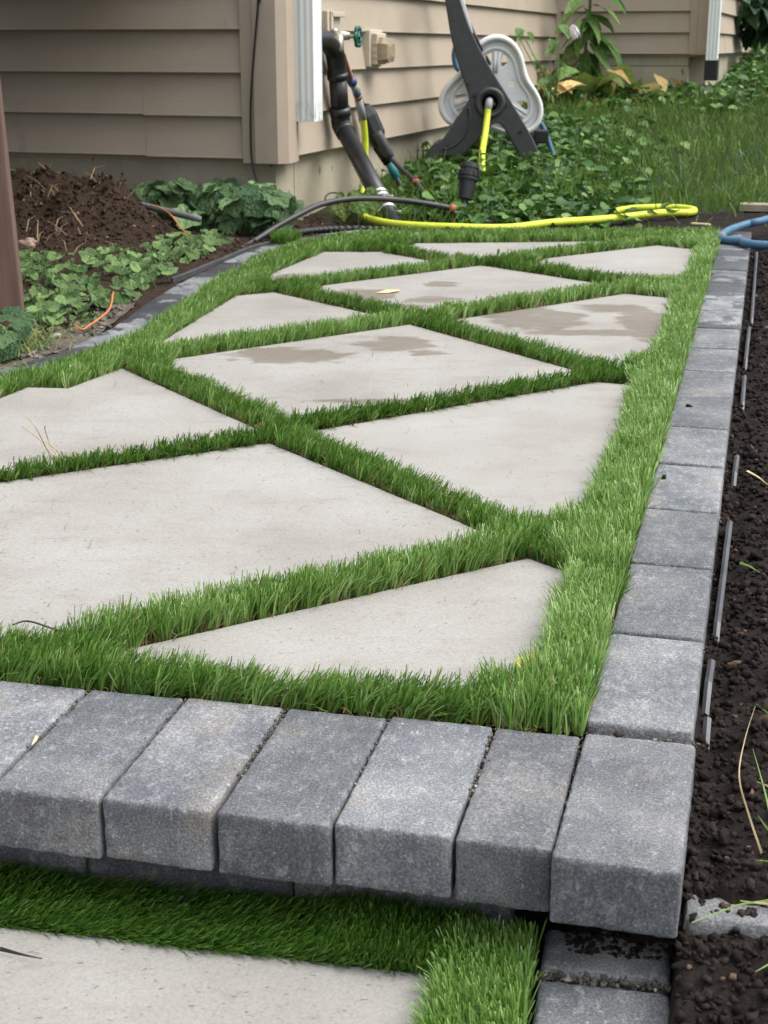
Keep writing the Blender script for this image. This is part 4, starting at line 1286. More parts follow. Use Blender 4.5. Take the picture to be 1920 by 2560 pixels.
# pressure regulator canister on its elbow
fl = empty('irrigation_filter', (.335, 5.72, 0), label='black ribbed filter canister standing in weeds below the hose reel', category='filter')
ft, fb_ = at_depth(1176, 408, 5.74), at_depth(1163, 498, 5.70)
ax_ = (fb_ - ft).normalized()
def lathe_along(name, p, d, prof, mat, parent, seg=20):
    bm = bmesh.new(); bm_tube(bm, [p + d * t for t, _ in prof], [r_ for _, r_ in prof], seg)
    return link(name, bm_mesh(name, bm, False), parent, mat)
hL = (fb_ - ft).length
lathe_along('canister_cap', ft, ax_, [(0, .026), (.004, .036), (.02, .038), (.0201, .034), (.03, .034), (.0301, .039), (.052, .040), (.0521, .036), (.056, .036)], M_BLACKPL, fl)
lathe_along('canister_body', ft, ax_, [(.056, .036), (.0561, .041), (.066, .041), (.0661, .034), (hL, .029), (hL + .001, .014), (hL + .02, .012)], M_BLACKPL, fl)
for k in range(10):
    a = k * .628; e1 = ax_.orthogonal().normalized(); e2 = ax_.cross(e1)
    dv = e1 * math.cos(a) + e2 * math.sin(a)
    bm = bmesh.new(); bm_box(bm, ft + ax_ * .041 + dv * .040, dv * .003, ax_.cross(dv) * .004, ax_ * .010, .001)
    link('grip_rib', bm_mesh('grip_rib', bm), fl, M_BLACKPL)
q0 = fb_ + ax_ * .015
bm = bmesh.new(); bm_tube(bm, smooth_path([q0, q0 + ax_ * .03, q0 + ax_ * .04 + Vector((.03, 0, 0)), q0 + ax_ * .04 + Vector((.05, 0, 0))], 5), .012, 12)
link('elbow', bm_mesh('elbow', bm, True), fl, M_GREYCUFF)

# ------------------------------------------------------------------ hose reel
RY = 7.0
def rp(cx, cy, Y=RY): return at_depth(1050 + cx / 4.74, cy / 4.74, Y)
reel = empty('hose_reel', rp(825, 1900), label='charcoal and white hose reel standing in weeds by the house wall', category='hose reel')
def chaikin(pts, n=2):
    for _ in range(n):
        out = []
        for i in range(len(pts)):
            a, b = pts[i], pts[(i + 1) % len(pts)]
            out += [(a[0] * .75 + b[0] * .25, a[1] * .75 + b[1] * .25), (a[0] * .25 + b[0] * .75, a[1] * .25 + b[1] * .75)]
        pts = out
    return pts
def to_xz(pts, Y=RY): return [(p.x, p.z) for p in (rp(a, b, Y) for a, b in pts)]
OUT = [(285, -330), (296, -120), (318, 40), (345, 200), (380, 430), (450, 700), (520, 920), (588, 1110), (600, 1180), (560, 1250), (490, 1345), (430, 1430), (345, 1570), (262, 1690), (180, 1700), (120, 1790), (60, 1960), (55, 2060), (110, 2040), (180, 1860), (260, 1830), (350, 1835), (450, 1830), (530, 1790), (620, 1700), (700, 1600), (800, 1500), (870, 1445), (930, 1440), (985, 1480), (1060, 1600), (1130, 1720), (1200, 1850), (1300, 2060), (1455, 2080), (1440, 1960), (1400, 1830), (1340, 1690), (1290, 1590), (1150, 1350), (1040, 1170), (985, 1080), (870, 900), (720, 640), (640, 480), (570, 330), (500, 130), (460, 0), (420, -150), (400, -330)]
hole_c = (825, 1215)
hole = [(hole_c[0] + 112 * math.cos(a), hole_c[1] + 118 * math.sin(a)) for a in np.linspace(0, 2 * math.pi, 33)[:-1]]
MXZ = Matrix(((1, 0, 0, 0), (0, 0, -1, 0), (0, 1, 0, 0), (0, 0, 0, 1)))          # local XY -> world XZ
def plate(name, outlines, depth, Y, mat, parent, bevel=.006):
    me = shape2d(name, outlines, depth, bevel)
    me.transform(Matrix.Translation((0, Y, 0)) @ MXZ)
    return link(name, me, parent, mat)
plate('side_frame', [chaikin(to_xz(OUT)), to_xz(hole)], .045, RY, M_DARKPL, reel)
back_out = [(a + 30, b - 26) for a, b in OUT]
plate('side_frame', [chaikin(to_xz(back_out, RY + .42)), to_xz([(a + 30, b - 26) for a, b in hole], RY + .42)], .045, RY + .42, M_DARKPL, reel)
# hub boss: raised ring round the axle hole, dark socket behind
hc_ = rp(*hole_c)
bm = bmesh.new()
ringp = [hc_ + Vector((.0575 * math.cos(a), -.024, .0575 * math.sin(a))) for a in np.linspace(0, 2 * math.pi, 41)]
bm_tube(bm, ringp, .013, 8, False)
link('hub_ring', bm_mesh('hub_ring', bm, True), reel, M_DARKPL)
bm = bmesh.new(); bm_tube(bm, [hc_ + Vector((0, .005, 0)), hc_ + Vector((0, .44, 0))], .052, 20)
link('axle', bm_mesh('axle', bm, True), reel, M_BLACKPL)
bm = bmesh.new(); bm_tube(bm, [hc_ + Vector((.018, -.012, -.008)), hc_ + Vector((.018, .02, -.008))], .009, 10)
link('brass_nut', bm_mesh('brass_nut', bm, True), reel, M_COPPER)
bm = bmesh.new()
bm_tube(bm, smooth_path([rp(575, 1270, RY - .024), rp(595, 1370, RY - .024), rp(580, 1490, RY - .024), rp(520, 1610, RY - .024), rp(410, 1720, RY - .024), rp(270, 1770, RY - .024)], 6), .006, 6)
link('leg_rib', bm_mesh('leg_rib', bm, True), reel, M_DARKPL)
for (a_, b_) in ((640, 1130), (1010, 1250), (560, 1000), (1180, 1560), (330, 1730)):
    q = rp(a_, b_, RY)
    bm = bmesh.new(); bm_tube(bm, [q + Vector((0, -.020, 0)), q + Vector((0, -.027, 0))], .008, 8)
    link('bolt', bm_mesh('bolt', bm), reel, M_BLACKPL)
# drum flanges: three-lobed wheels with a rolled rim and six slots
DC = (862, 1085)
def lobe(phi, k=1.0, grow=0.0):
    r_ = (538 + 112 * math.cos(3 * (phi - math.radians(83)))) * k + grow
    return (DC[0] + r_ * math.cos(phi), DC[1] - r_ * math.sin(phi))
def flange(Y, parent_name):
    N = 120
    outline = to_xz([lobe(2 * math.pi * i / N, .93) for i in range(N)], Y)
    holes = []
    for L_ in range(3):
        ph = math.radians(83 + 120 * L_)
        for sgn in (-1, 1):
            a0, a1 = ph + sgn * .11, ph + sgn * .37
            r0_, r1_ = 285, 470
            pts = [(DC[0] + r * math.cos(a), DC[1] - r * math.sin(a)) for r, a in ((r0_ + 40, a0 + sgn * .03), (r0_, (a0 + a1) / 2 + sgn * .02), (r1_ - 90, a1), (r1_ - 30, a1 - sgn * .02), (r1_, a0 + sgn * .10), (r1_, a0))]
            holes.append(to_xz(chaikin(pts, 1), Y))
        a = ph + math.radians(60)
        cc = (DC[0] + 250 * math.cos(a), DC[1] - 250 * math.sin(a))
        holes.append(to_xz([(cc[0] + 42 * math.cos(q), cc[1] + 48 * math.sin(q)) for q in np.linspace(0, 6.283, 13)[:-1]], Y))
    fl_ = plate('drum_flange', [outline] + holes, .016, Y, M_DRUM, reel, .004)
    bm = bmesh.new()
    c3 = [rp(*lobe(2 * math.pi * i / N, .985), Y=Y) for i in range(N + 1)]
    prof = [(-.030, -.012), (-.036, .0), (-.030, .012), (.010, .016), (.022, .010), (.020, -.008), (.006, -.004), (-.012, -.006)]
    cen = rp(*DC, Y=Y)
    rings = []
    for p in c3[:-1]:
        rd = (p - cen); rd.y = 0; rd.normalize()
        rings.append([bm.verts.new(p + Vector((0, a, 0)) + rd * b) for a, b in prof])
    n_ = len(rings)
    for i in range(n_):
        for j in range(len(prof)):
            bm.faces.new((rings[i][j], rings[i][(j + 1) % len(prof)], rings[(i + 1) % n_][(j + 1) % len(prof)], rings[(i + 1) % n_][j]))
    link('rim', bm_mesh('rim', bm, True), fl_, M_DRUM)
    bm = bmesh.new()
    c3 = [rp(*lobe(2 * math.pi * i / N, .80), Y=Y) + Vector((0, -.010, 0)) for i in range(N + 1)]
    bm_tube(bm, c3, .009, 8, False)
    link('inner_ridge', bm_mesh('inner_ridge', bm, True), fl_, M_DRUM)
    for L_ in range(3):
        ph = math.radians(83 + 120 * L_)
        bm = bmesh.new()
        for sgn in (-.055, .055):
            a = ph + sgn
            bm_tube(bm, [rp(DC[0] + r * math.cos(a), DC[1] - r * math.sin(a), Y) + Vector((0, -.008, 0)) for r in (230, 340, 480)], .007, 6)
        link('spoke_rib', bm_mesh('spoke_rib', bm, True), fl_, M_DRUM)
flange(RY + .075, 'front'); flange(RY + .36, 'back')
bm = bmesh.new(); bm_tube(bm, [hc_ + Vector((0.01, .07, .02)), hc_ + Vector((0.01, .37, .02))], .058, 24)
link('drum_core', bm_mesh('drum_core', bm, True), reel, M_BLACKPL)
# white edge strip along the handle and black grip behind
plate('handle_strip', [to_xz([(450, -330), (478, -150), (515, 10), (545, 130), (590, 270), (622, 385), (600, 390), (500, 130), (460, 0), (420, -200), (410, -330)], RY + .03)], .03, RY + .03, M_DRUM, reel, .003)
plate('grip', [to_xz([(612, 395), (636, 390), (735, 590), (715, 625)], RY + .05)], .06, RY + .05, M_BLACKPL, reel, .004)
bm = bmesh.new(); bm_box(bm, (rp(1400, 1600, RY + .25)), Vector((.035, 0, 0)), Vector((0, .16, 0)), Vector((0, 0, .03)), .006)
link('cross_brace', bm_mesh('cross_brace', bm), reel, M_BLACKPL)
bm = bmesh.new(); bm_tube(bm, [rp(345, -250, RY), rp(345, -250, RY + .42)], .017, 12)
link('handle_bar', bm_mesh('handle_bar', bm, True), reel, M_DARKPL)
# blue hose wound on the drum
bm = bmesh.new()
for k in range(9):
    Y = RY + .115 + k * .026
    kk = .80 + .02 * math.sin(k * 2.1)
    pts = [rp(DC[0] + 175 * math.cos(6.2832 * i / 60) * (kk + .2), DC[1] - 175 * math.sin(6.2832 * i / 60) * (kk + .2), Y=Y) for i in range(61)]
    bm_tube(bm, pts, .0125, 8, False)
tail = smooth_path([rp(1380, 1420, RY + .22), rp(1450, 1490, RY + .22), rp(1510, 1640, RY + .2), rp(1560, 1780, RY + .18), rp(1600, 1930, RY + .15), rp(1640, 2050, RY + .1)], 6)
bm_tube(bm, tail, .0125, 8)
tail = smooth_path([rp(480, 850, RY + .24), rp(430, 790, RY + .24), rp(405, 680, RY + .24), rp(420, 570, RY + .24), rp(470, 470, RY + .24)], 6)
bm_tube(bm, tail, .0125, 8)
hw = link('wound_hose', bm_mesh('wound_hose', bm, True), None, M_BLUEHOSE, label='blue garden hose wound on the white reel drum', category='hose')
# yellow leader from the reel hub to the ground
yl = empty('garden_hose', rp(800, 1300), label='short lime yellow leader hose hanging from the reel hub', category='hose')
tube('hose_body', [rp(808, 1270, RY - .045), rp(795, 1400, RY - .06), rp(770, 1600, RY - .12), rp(738, 1800, RY - .25), rp(735, 1960, RY - .4), rp(740, 2050, RY - .48)], .0145, M_YELLOW, yl, 14, 8)
bm = bmesh.new(); bm_tube(bm, smooth_path([hc_ + Vector((0, .01, .006)), rp(822, 1200, RY - .03), rp(815, 1240, RY - .045), rp(808, 1285, RY - .045)], 5), .0165, 14)
link('cuff', bm_mesh('cuff', bm, True), yl, M_GREYCUFF)

# ------------------------------------------------------------------ edging strips
def edging(name, pts, mat, h, t, z0, rib=0.0, **kw):
    bm = bmesh.new()
    P_ = smooth_path([(a, b, 0) for a, b in pts], 8)
    rows = []
    for i, p in enumerate(P_):
        d = (P_[min(i + 1, len(P_) - 1)] - P_[max(i - 1, 0)]).normalized()
        nrm = Vector((-d.y, d.x, 0))
        rows.append([bm.verts.new(p + nrm * a + Z3 * (z0 + z)) for a, z in ((0, 0), (0, h), (t, h + .002), (t, h * .35), (t * 4, h * .25), (t * 4, 0))])
    for A, B in zip(rows[:-1], rows[1:]):
        for j in range(6): bm.faces.new((A[j], A[(j + 1) % 6], B[(j + 1) % 6], B[j]))
    bm.faces.new(rows[0]); bm.faces.new(rows[-1][::-1])
    root = link(name, bm_mesh(name, bm), None, mat, **kw)
    if rib:
        acc_ = 0
        for a, b in zip(P_[:-1], P_[1:]):
            acc_ += (b - a).length
            if acc_ > rib:
                acc_ = 0; d = (b - a).normalized(); nrm = Vector((-d.y, d.x, 0))
                bm = bmesh.new(); bm_box(bm, a + nrm * (t * 2.6) + Z3 * (z0 + h * .5), d * .003, nrm * (t * 1.5), Z3 * (h * .45))
                link('rib', bm_mesh('rib', bm), root, mat)
    return root
edging('plastic_edging', [(-.586, 4.06), (-.560, 4.15), (-.492, 4.44), (-.420, 4.74), (-.31, 4.97)], M_EDGING, .015, .008, -.010, 0, label='grey plastic edging strip curving along the left border', category='edging strip')
edging('plastic_edging', [(1.12, 5.115), (.8, 5.16), (.4, 5.20), (.12, 5.23), (-.10, 5.23)], M_BLACKPL, .022, .010, -.016, .06, label='black plastic edging strip along the far end of the path', category='edging strip')
# ribbed black drain hose lying behind it
bm = bmesh.new()
cp = smooth_path([(-.38, 5.04, -.01), (-.30, 5.18, -.004), (-.18, 5.28, -.004), (0.0, 5.29, -.008), (.12, 5.27, -.014), (.22, 5.25, -.026)], 30)
bm_tube(bm, cp, [.011 + (.0025 if i % 4 < 2 else 0) for i in range(len(cp))], 14)
link('corrugated_pipe', bm_mesh('corrugated_pipe', bm), None, M_BLACKPL, label='ribbed black drain hose lying at the far left corner of the path', category='drain hose')
# pale plastic strip half buried beside the right row of pavers, showing in lengths
ps = empty('plastic_strip', (.45, 1.8, -.03), label='pale grey plastic strip showing in lengths in the soil beside the right pavers', category='edging strip')
def vis_strip(p0, p1, w=.008):
    a = Vector((*p0, 0)); b = Vector((*p1, 0)); d = (b - a).normalized(); nrm = Vector((d.y, -d.x, 0))
    bm = bmesh.new()
    n_ = max(2, int((b - a).length / .03)); rows = []
    for i in range(n_ + 1):
        p = a.lerp(b, i / n_)
        z = -.0375 + (.002 if 0 < i < n_ else -.02) + .003 * noise.noise(p * 25)
        rows.append([bm.verts.new(p + nrm * q + Z3 * (z + dz)) for q, dz in ((-w / 2, -.03), (-w / 2, 0), (0, .0025), (w / 2, 0), (w / 2, -.03))])
    for A, B in zip(rows[:-1], rows[1:]):
        for j in range(4): bm.faces.new((A[j], A[j + 1], B[j + 1], B[j]))
    link('strip_length', bm_mesh('strip_length', bm), ps, M_PALEEDGE)
def edge_px(u, v): q = on_ground(u, v, -.024); return (q.x, q.y)
for (u0, v0, u1, v1) in ((1768, 1805, 1773, 1735), (1768, 1715, 1785, 1600), (1792, 1560, 1828, 1270), (1836, 1180, 1846, 1110), (1857, 1000, 1863, 920), (1865, 890, 1875, 800), (1880, 790, 1893, 620)):
    vis_strip(edge_px(u0, v0), edge_px(u1, v1))

# ------------------------------------------------------------------ left: post, stone, conduit, twine
deck = empty('post_and_unseen_deck', (-.89, 3.43, 0), label='brown stained square post at the left edge under an unseen deck added for its shade', category='deck')
bm = bmesh.new()
pc = Vector((-.893, 3.43, 0)); pt = Vector((-.945, 3.44, 0))
bm_box(bm, Vector((0, 0, 0)), Vector((.0445, .008, 0)), Vector((-.008, .0445, 0)), Z3 * .76, .004)
for v_ in bm.verts:
    t = (v_.co.z + .76) / 1.52
    v_.co = Vector((v_.co.x, v_.co.y, -.08 + 1.015 * t)) + pc.lerp(pt, t * .68)
link('post', bm_mesh('post', bm), deck, M_POST)
for yb in (3.44, 5.1):  # beams and boards are out of view, guessed and set low to shade the wall
    bm = bmesh.new(); bm_box(bm, Vector((-2.6, yb, 1.03)), Vector((1.75, 0, 0)), Vector((0, .04, 0)), Z3 * .09, .003)
    link('unseen_deck_beam', bm_mesh('unseen_deck_beam', bm), deck, M_POST)
bdm = None
for k in range(17):
    o = None
    if bdm is None:
        bm = bmesh.new(); bm_box(bm, Vector((0, 0, 0)), Vector((1.8, 0, 0)), Vector((0, .068, 0)), Z3 * .014, .003)
        bdm = bm_mesh('unseen_deck_board', bm); bdm.materials.append(M_POST)
    link('unseen_deck_board', bdm, deck, None, Matrix.Translation((-2.6, 3.38 + .142 * k, 1.136)))
v, f = ico_variant(3, 3, .55)
q = on_ground(103, 566, .05)
st = mesh_from('stone', [(a * .030, b * .022, c_ * .021) for a, b, c_ in v], [list(t_) for t_ in f], True)
link('stone', st, None, M_STONE, Matrix.Translation((-1.14, 4.70, left_bed_z(-1.14, 4.70) + .012)), label='pinkish stone on the front slope of the brown soil heap', category='stone')
tube('conduit', [at_depth(318, 502, 5.24), at_depth(400, 524, 5.14), at_depth(500, 548, 5.04)], .011, M_CONDUIT, None, 10, 4, label='grey plastic conduit sticking out of the soil heap towards the vine', category='conduit')
tube('conduit', [at_depth(20, 428, 5.75), at_depth(70, 440, 5.65), at_depth(130, 462, 5.5)], .012, M_WOODGREY, None, 10, 4, label='brown stick lying at the wall behind the soil heap', category='stick')
tube('twine', [at_depth(378, 513, 5.10), at_depth(400, 520, 5.06), at_depth(425, 535, 4.98), at_depth(445, 560, 4.9), at_depth(460, 578, 4.84), at_depth(478, 588, 4.8)], .0022, M_ORANGE, None, 6, 6, label='orange twine curling down from the grey conduit', category='twine')
tube('twine', [on_ground(283, 730, .035), on_ground(275, 770, .02), on_ground(250, 795, .012), on_ground(225, 812, .008), on_ground(205, 824, .006), on_ground(185, 810, .006)], .0022, M_ORANGE, None, 6, 6, label='orange twine lying on bare sand near the left pavers', category='twine')

# ------------------------------------------------------------------ plants
def leaf_mesh(name, kind, seed=0):
    """one leaf, unit length along +Y, facing +Z, slightly cupped"""
    r_ = random.Random(seed)
    pts = []
    if kind == 'kidney':
        for i in range(18):
            a = 2 * math.pi * i / 18
            rr = .5 * (1 + .07 * math.sin(7 * a + seed) + .03 * r_.uniform(-1, 1))
            if i == 0: rr *= .45
            pts.append((rr * math.sin(a + math.pi), .5 + rr * math.cos(a + math.pi) * .92))
    elif kind == 'lobed':
        for i in range(24):
            a = 2 * math.pi * i / 24
            rr = .5 * (1 + .16 * math.cos(5 * (a - math.pi))) * (1 + .04 * r_.uniform(-1, 1))
            if i == 0: rr *= .4
            pts.append((rr * math.sin(a + math.pi) * 1.05, .5 + rr * math.cos(a + math.pi)))
    elif kind == 'lance':
        for t in (0, .12, .3, .5, .7, .88, 1, .88, .7, .5, .3, .12):
            pts.append((0, t))
        w = [0.01, .09, .15, .16, .12, .05, 0, -.05, -.12, -.16, -.15, -.09]
        pts = [(w[i], pts[i][1]) for i in range(12)]
    elif kind == 'ovate':
        pts = [(.02, 0), (.2, .1), (.3, .3), (.28, .5), (.18, .75), (0, 1), (-.18, .75), (-.28, .5), (-.3, .3), (-.2, .1)]
    cup = .15 if kind in ('kidney', 'lobed') else .35
    droop = {'kidney': .12, 'lobed': .25, 'lance': .55, 'ovate': .5}[kind]
    def zz(x, y): return cup * abs(x) * (1 if kind != 'lance' else .6) - droop * (y - .3) ** 2 + .03 * math.sin(9 * x + 7 * y + seed)
    verts = [(x, y, zz(x, y)) for x, y in pts]
    if kind in ('lance', 'ovate'):
        n_ = len(pts); mids = []
        h_ = n_ // 2
        faces = []
        spine = []
        for i in range(1, h_):
            y = (pts[i][1] + pts[n_ - i][1]) / 2
            spine.append(len(verts)); verts.append((0, y, zz(0, y)))
        tip = h_
        faces.append((0, 1, spine[0])); faces.append((0, spine[0], n_ - 1))
        for i in range(len(spine) - 1):
            faces.append((spine[i], i + 1, i + 2, spine[i + 1])); faces.append((spine[i], spine[i + 1], n_ - i - 2, n_ - i - 1))
        faces.append((spine[-1], h_ - 1, tip)); faces.append((spine[-1], tip, h_ + 1))
    else:
        inner = [(x * .5, .15 + (y - .15) * .5, zz(x * .5, .15 + (y - .15) * .5) - .02) for x, y in pts]
        n_ = len(pts); verts += inner; c_ = len(verts); verts.append((0, .15, zz(0, .15) - .03))
        faces = [(i, (i + 1) % n_, n_ + (i + 1) % n_, n_ + i) for i in range(n_)] + [(n_ + i, n_ + (i + 1) % n_, c_) for i in range(n_)]
    return mesh_from(name, verts, faces, True)
def leaf_matrix(p, size, yaw, pitch, roll):
    return Matrix.Translation(p) @ Euler((pitch, roll, yaw), 'XYZ').to_matrix().to_4x4() @ Matrix.Scale(size, 4)
LM = {}
def lv(kind, mat, k):
    key = (kind, mat.name, k)
    if key not in LM:
        me = leaf_mesh('leaf', kind, k); me.materials.append(mat); LM[key] = me
    return LM[key]
def add_leaf(parent, kind, mat, p, size, yaw, pitch, roll, k=None, name='leaf'):
    me = lv(kind, mat, random.randrange(4) if k is None else k)
    o = bpy.data.objects.new(name, me); COL.objects.link(o)
    o.matrix_world = leaf_matrix(p, size, yaw, pitch, roll)
    o.parent = parent; o.matrix_parent_inverse = parent.matrix_basis.inverted()
    return o
def stems(parent, segs, r=.0018, mat=None, name='stem'):
    bm = bmesh.new()
    for a, b in segs:
        m_ = a.lerp(b, .5) + Vector((random.uniform(-.006, .006), random.uniform(-.006, .006), .006))
        bm_tube(bm, [a, m_, b], r, 5)
    return link(name, bm_mesh(name, bm, True), parent, mat or M_STEM, kind='stuff' if len(segs) > 4 else None)
def scatter_plant(name, label, cat, n, region, size, zfun, kind, mat, lift=(.01, .06), tilt=.5, extra=0):
    cx = sum(p[0] for p in region) / len(region); cy = sum(p[1] for p in region) / len(region)
    root = empty(name, (cx, cy, zfun(cx, cy)), label=label, category=cat)
    xs_ = [p[0] for p in region]; ys_ = [p[1] for p in region]
    segs = []; done = 0; tries = 0
    while done < n and tries < n * 60:
        tries += 1
        x, y = random.uniform(min(xs_), max(xs_)), random.uniform(min(ys_), max(ys_))
        if not in_poly(np.array([x]), np.array([y]), region)[0]: continue
        z = zfun(x, y); h_ = random.uniform(*lift)
        s_ = random.uniform(*size)
        p = Vector((x, y, z + h_))
        add_leaf(root, kind, mat, p, s_, random.uniform(-1.1, 1.1) + math.pi, random.uniform(-tilt, tilt * .5) - .30, random.uniform(-tilt, tilt) * .7)
        if random.random() < .6: segs.append((Vector((x + random.uniform(-.03, .03), y + random.uniform(-.03, .03), z)), p))
        done += 1
    if segs: stems(root, segs)
    return root
ivy_poly = [(-.86, 3.32), (-.70, 3.40), (-.66, 3.62), (-.635, 3.95), (-.60, 4.08), (-.66, 4.38), (-.80, 4.55), (-1.05, 4.52), (-1.22, 4.45), (-1.15, 3.9), (-.97, 3.55)]
scatter_plant('creeping_plant', 'patch of creeping scalloped leaves between the post and the left pavers', 'ground cover plant', 280, ivy_poly, (.024, .056), lambda x, y: left_bed_z(x, y), 'kidney', M_IVY, (.008, .055), .5)
ivy2 = [(-.72, 4.52), (-.60, 4.42), (-.56, 4.62), (-.50, 4.85), (-.60, 4.98), (-.76, 4.80)]
scatter_plant('creeping_plant', 'thin trail of round leaves from the soil heap to the wall vine', 'ground cover plant', 80, ivy2, (.026, .054), lambda x, y: left_bed_z(x, y), 'kidney', M_IVY, (.012, .06), .5)
cp_poly = [(-.94, 2.92), (-.80, 2.94), (-.75, 3.03), (-.80, 3.14), (-.95, 3.15)]
scatter_plant('lobed_plant', 'low plant with broad blue green leaves at the foot of the wooden post', 'plant', 46, cp_poly, (.050, .075), lambda x, y: left_bed_z(x, y), 'lobed', M_VINE, (.015, .10), .6)
# vine against the wall
vine_poly = [(-.90, 5.50), (-.62, 5.28), (-.40, 5.20), (-.34, 5.36), (-.42, 5.46), (-.62, 5.55), (-.95, 5.66)]
def vine_z(x, y):
    return left_bed_z(x, y)
vr = scatter_plant('wall_vine', 'broad leaved green vine sprawling at the base of the house wall', 'vine', 130, vine_poly, (.055, .095), vine_z, 'lobed', M_VINE, (.02, .16), .9)
for (u, v_, Y) in ((395, 465, 5.5), (445, 470, 5.5), (470, 480, 5.45), (545, 455, 5.55), (560, 445, 5.6), (575, 470, 5.5), (610, 465, 5.5), (625, 490, 5.45), (600, 500, 5.4), (500, 470, 5.5), (360, 495, 5.4), (650, 520, 5.4), (560, 490, 5.45), (520, 500, 5.4), (480, 520, 5.3), (415, 490, 5.4), (640, 540, 5.3)):
    p = at_depth(u, v_, Y)
    add_leaf(vr, 'lobed', M_VINE, p, random.uniform(.08, .12), math.pi + random.uniform(-.8, .8), -.7 + random.uniform(-.3, .3), random.uniform(-.4, .4))
# bright young leaves in front of the corner
ml = empty('young_maple', at_depth(880, 480, 5.62), label='seedling with three bright green lobed leaves by the foundation corner', category='seedling')
for (u, v_, s_, yw) in ((868, 478, .11, 2.6), (905, 470, .12, 3.4), (870, 515, .07, 2.9)):
    add_leaf(ml, 'lobed', M_HOSTA, at_depth(u, v_, 5.60), s_, yw, -1.0, random.uniform(-.3, .3))
stems(ml, [(at_depth(885, 545, 5.6), at_depth(872, 480, 5.6)), (at_depth(890, 545, 5.6), at_depth(905, 475, 5.6))])

# ground cover and lawn at the back
def leaf_cloud(n, fx, size, zf, lift, name, mat, **kw):
    pts = [fx() for _ in range(n)]
    P_ = np.array([(x, y, float(zf(x, y)) + random.uniform(*lift)) for x, y in pts])
    base = leaf_mesh('b', 'kidney', 1)
    v0 = np.array([list(q.co) for q in base.vertices]); f0 = [list(p.vertices) for p in base.polygons]
    # low detail disc: rim of nine points and a centre
    rim = [(0.5 * math.sin(a) * (1 + .1 * math.sin(5 * a)), 0.5 + .48 * math.cos(a), .12 * abs(math.sin(a)) - .1 * math.cos(a) ** 2) for a in np.linspace(0.5, 2 * math.pi - .1, 9)]
    v0 = np.array(rim + [(0, .35, -.05)]); f0 = np.array([[i, (i + 1) % 9, 9] for i in range(9)])
    vs_, fs_, ts_ = [], [], []
    for i in range(n):
        s_ = random.uniform(*size)
        M = np.array(Euler((random.uniform(-.9, .35), random.uniform(-.6, .6), random.uniform(0, 6.28))).to_matrix())
        vs_.append((v0 * s_) @ M.T + P_[i]); fs_.append(f0 + i * 10); ts_.append(np.full(10, random.random() ** 1.6))
    bpy.data.meshes.remove(base)
    me = np_mesh(name, np.concatenate(vs_), tris=np.concatenate(fs_), attrs={'tint': np.concatenate(ts_)}, smooth=True)
    return link(name, me, None, mat, **kw)
def wall_x(y):
    """x of the house's right wall at y"""
    return HC.x + (y - HC.y) * HR.x / HR.y
def in_wall(x, y): return x < wall_x(y) + .05
def weeds_xy():
    while True:
        x, y = random.uniform(0.0, 1.6), 5.42 + 3.2 * random.random() ** 1.2
        if in_wall(x, y): continue
        w = math.exp(-((x - .52 - .15 * (y - 6)) / .33) ** 2)
        if x < .28 and y < 5.62: continue
        if random.random() < w: return x, y
leaf_cloud(3000, weeds_xy, (.018, .066), lawn_z, (.0, .065), 'ground_cover', M_COVER, kind='stuff', label='leafy green weeds around the feet of the hose reel', category='ground cover')
def far_cover():
    while True:
        y = random.uniform(8.0, 14.5); x = random.uniform(.9, 6.0)
        if in_wall(x, y): continue
        if y > 10.1 and x < 1.2 + (11.0 - y) * .1: continue
        if y > 10.55 - (x - 1.2) * .3 and x < 2.25 + (y - 10.3) * .31: continue
        band = 10.2 - .25 * (x - 1.4)
        w = math.exp(-((y - band) / .75) ** 2) if x < 2.4 else math.exp(-((y - 11.2) / 1.6) ** 2)
        if random.random() < w: return x, y
leaf_cloud(3600, far_cover, (.035, .075), lawn_z, (.0, .10), 'ground_cover', M_COVER, kind='stuff', label='dark leafy ground cover below the far house bay', category='ground cover')
n = 52000
py = 5.45 + 11.0 * rng.random(n) ** 1.7; px = rng.uniform(-.1, 5.2, n)
ok = (px > wall_x(py) + .06) & (px < .30 * py + .3) & ~((py > 10.55 - (px - 1.2) * .3) & (px < 2.25 + (py - 10.3) * .31))
ok &= ~((py < 5.86 + .06 * np.sin(px * 9)) & (px > .62) & (rng.random(n) < .93))
ok &= ~((py < 5.62 + .25 * np.abs(np.sin(px * 5))) & (px < 2.0) & (rng.random(n) < .75))
px, py = px[ok], py[ok]; n = len(px)
P_ = np.stack([px, py, lawn_z(px, py) - .01], 1)
nzv = vnoise(px, py, 2.2)
ln = rng.uniform(.05, .11, n) * (1 + .35 * nzv)
lean = rng.normal(0, .38, (n, 2)) + np.stack([nzv * .3, np.zeros(n)], 1)
lawn = link('lawn_grass', blade_mesh('lawn_grass', P_, ln, rng.uniform(.0035, .006, n) * (.7 + .06 * py), lean, np.clip(rng.normal(.42, .2, n) + .2 * nzv, 0, 1), rng.normal(.2, .5, n)), None, M_LAWN, kind='stuff', label='long green lawn grass sloping up beside the house', category='grass')

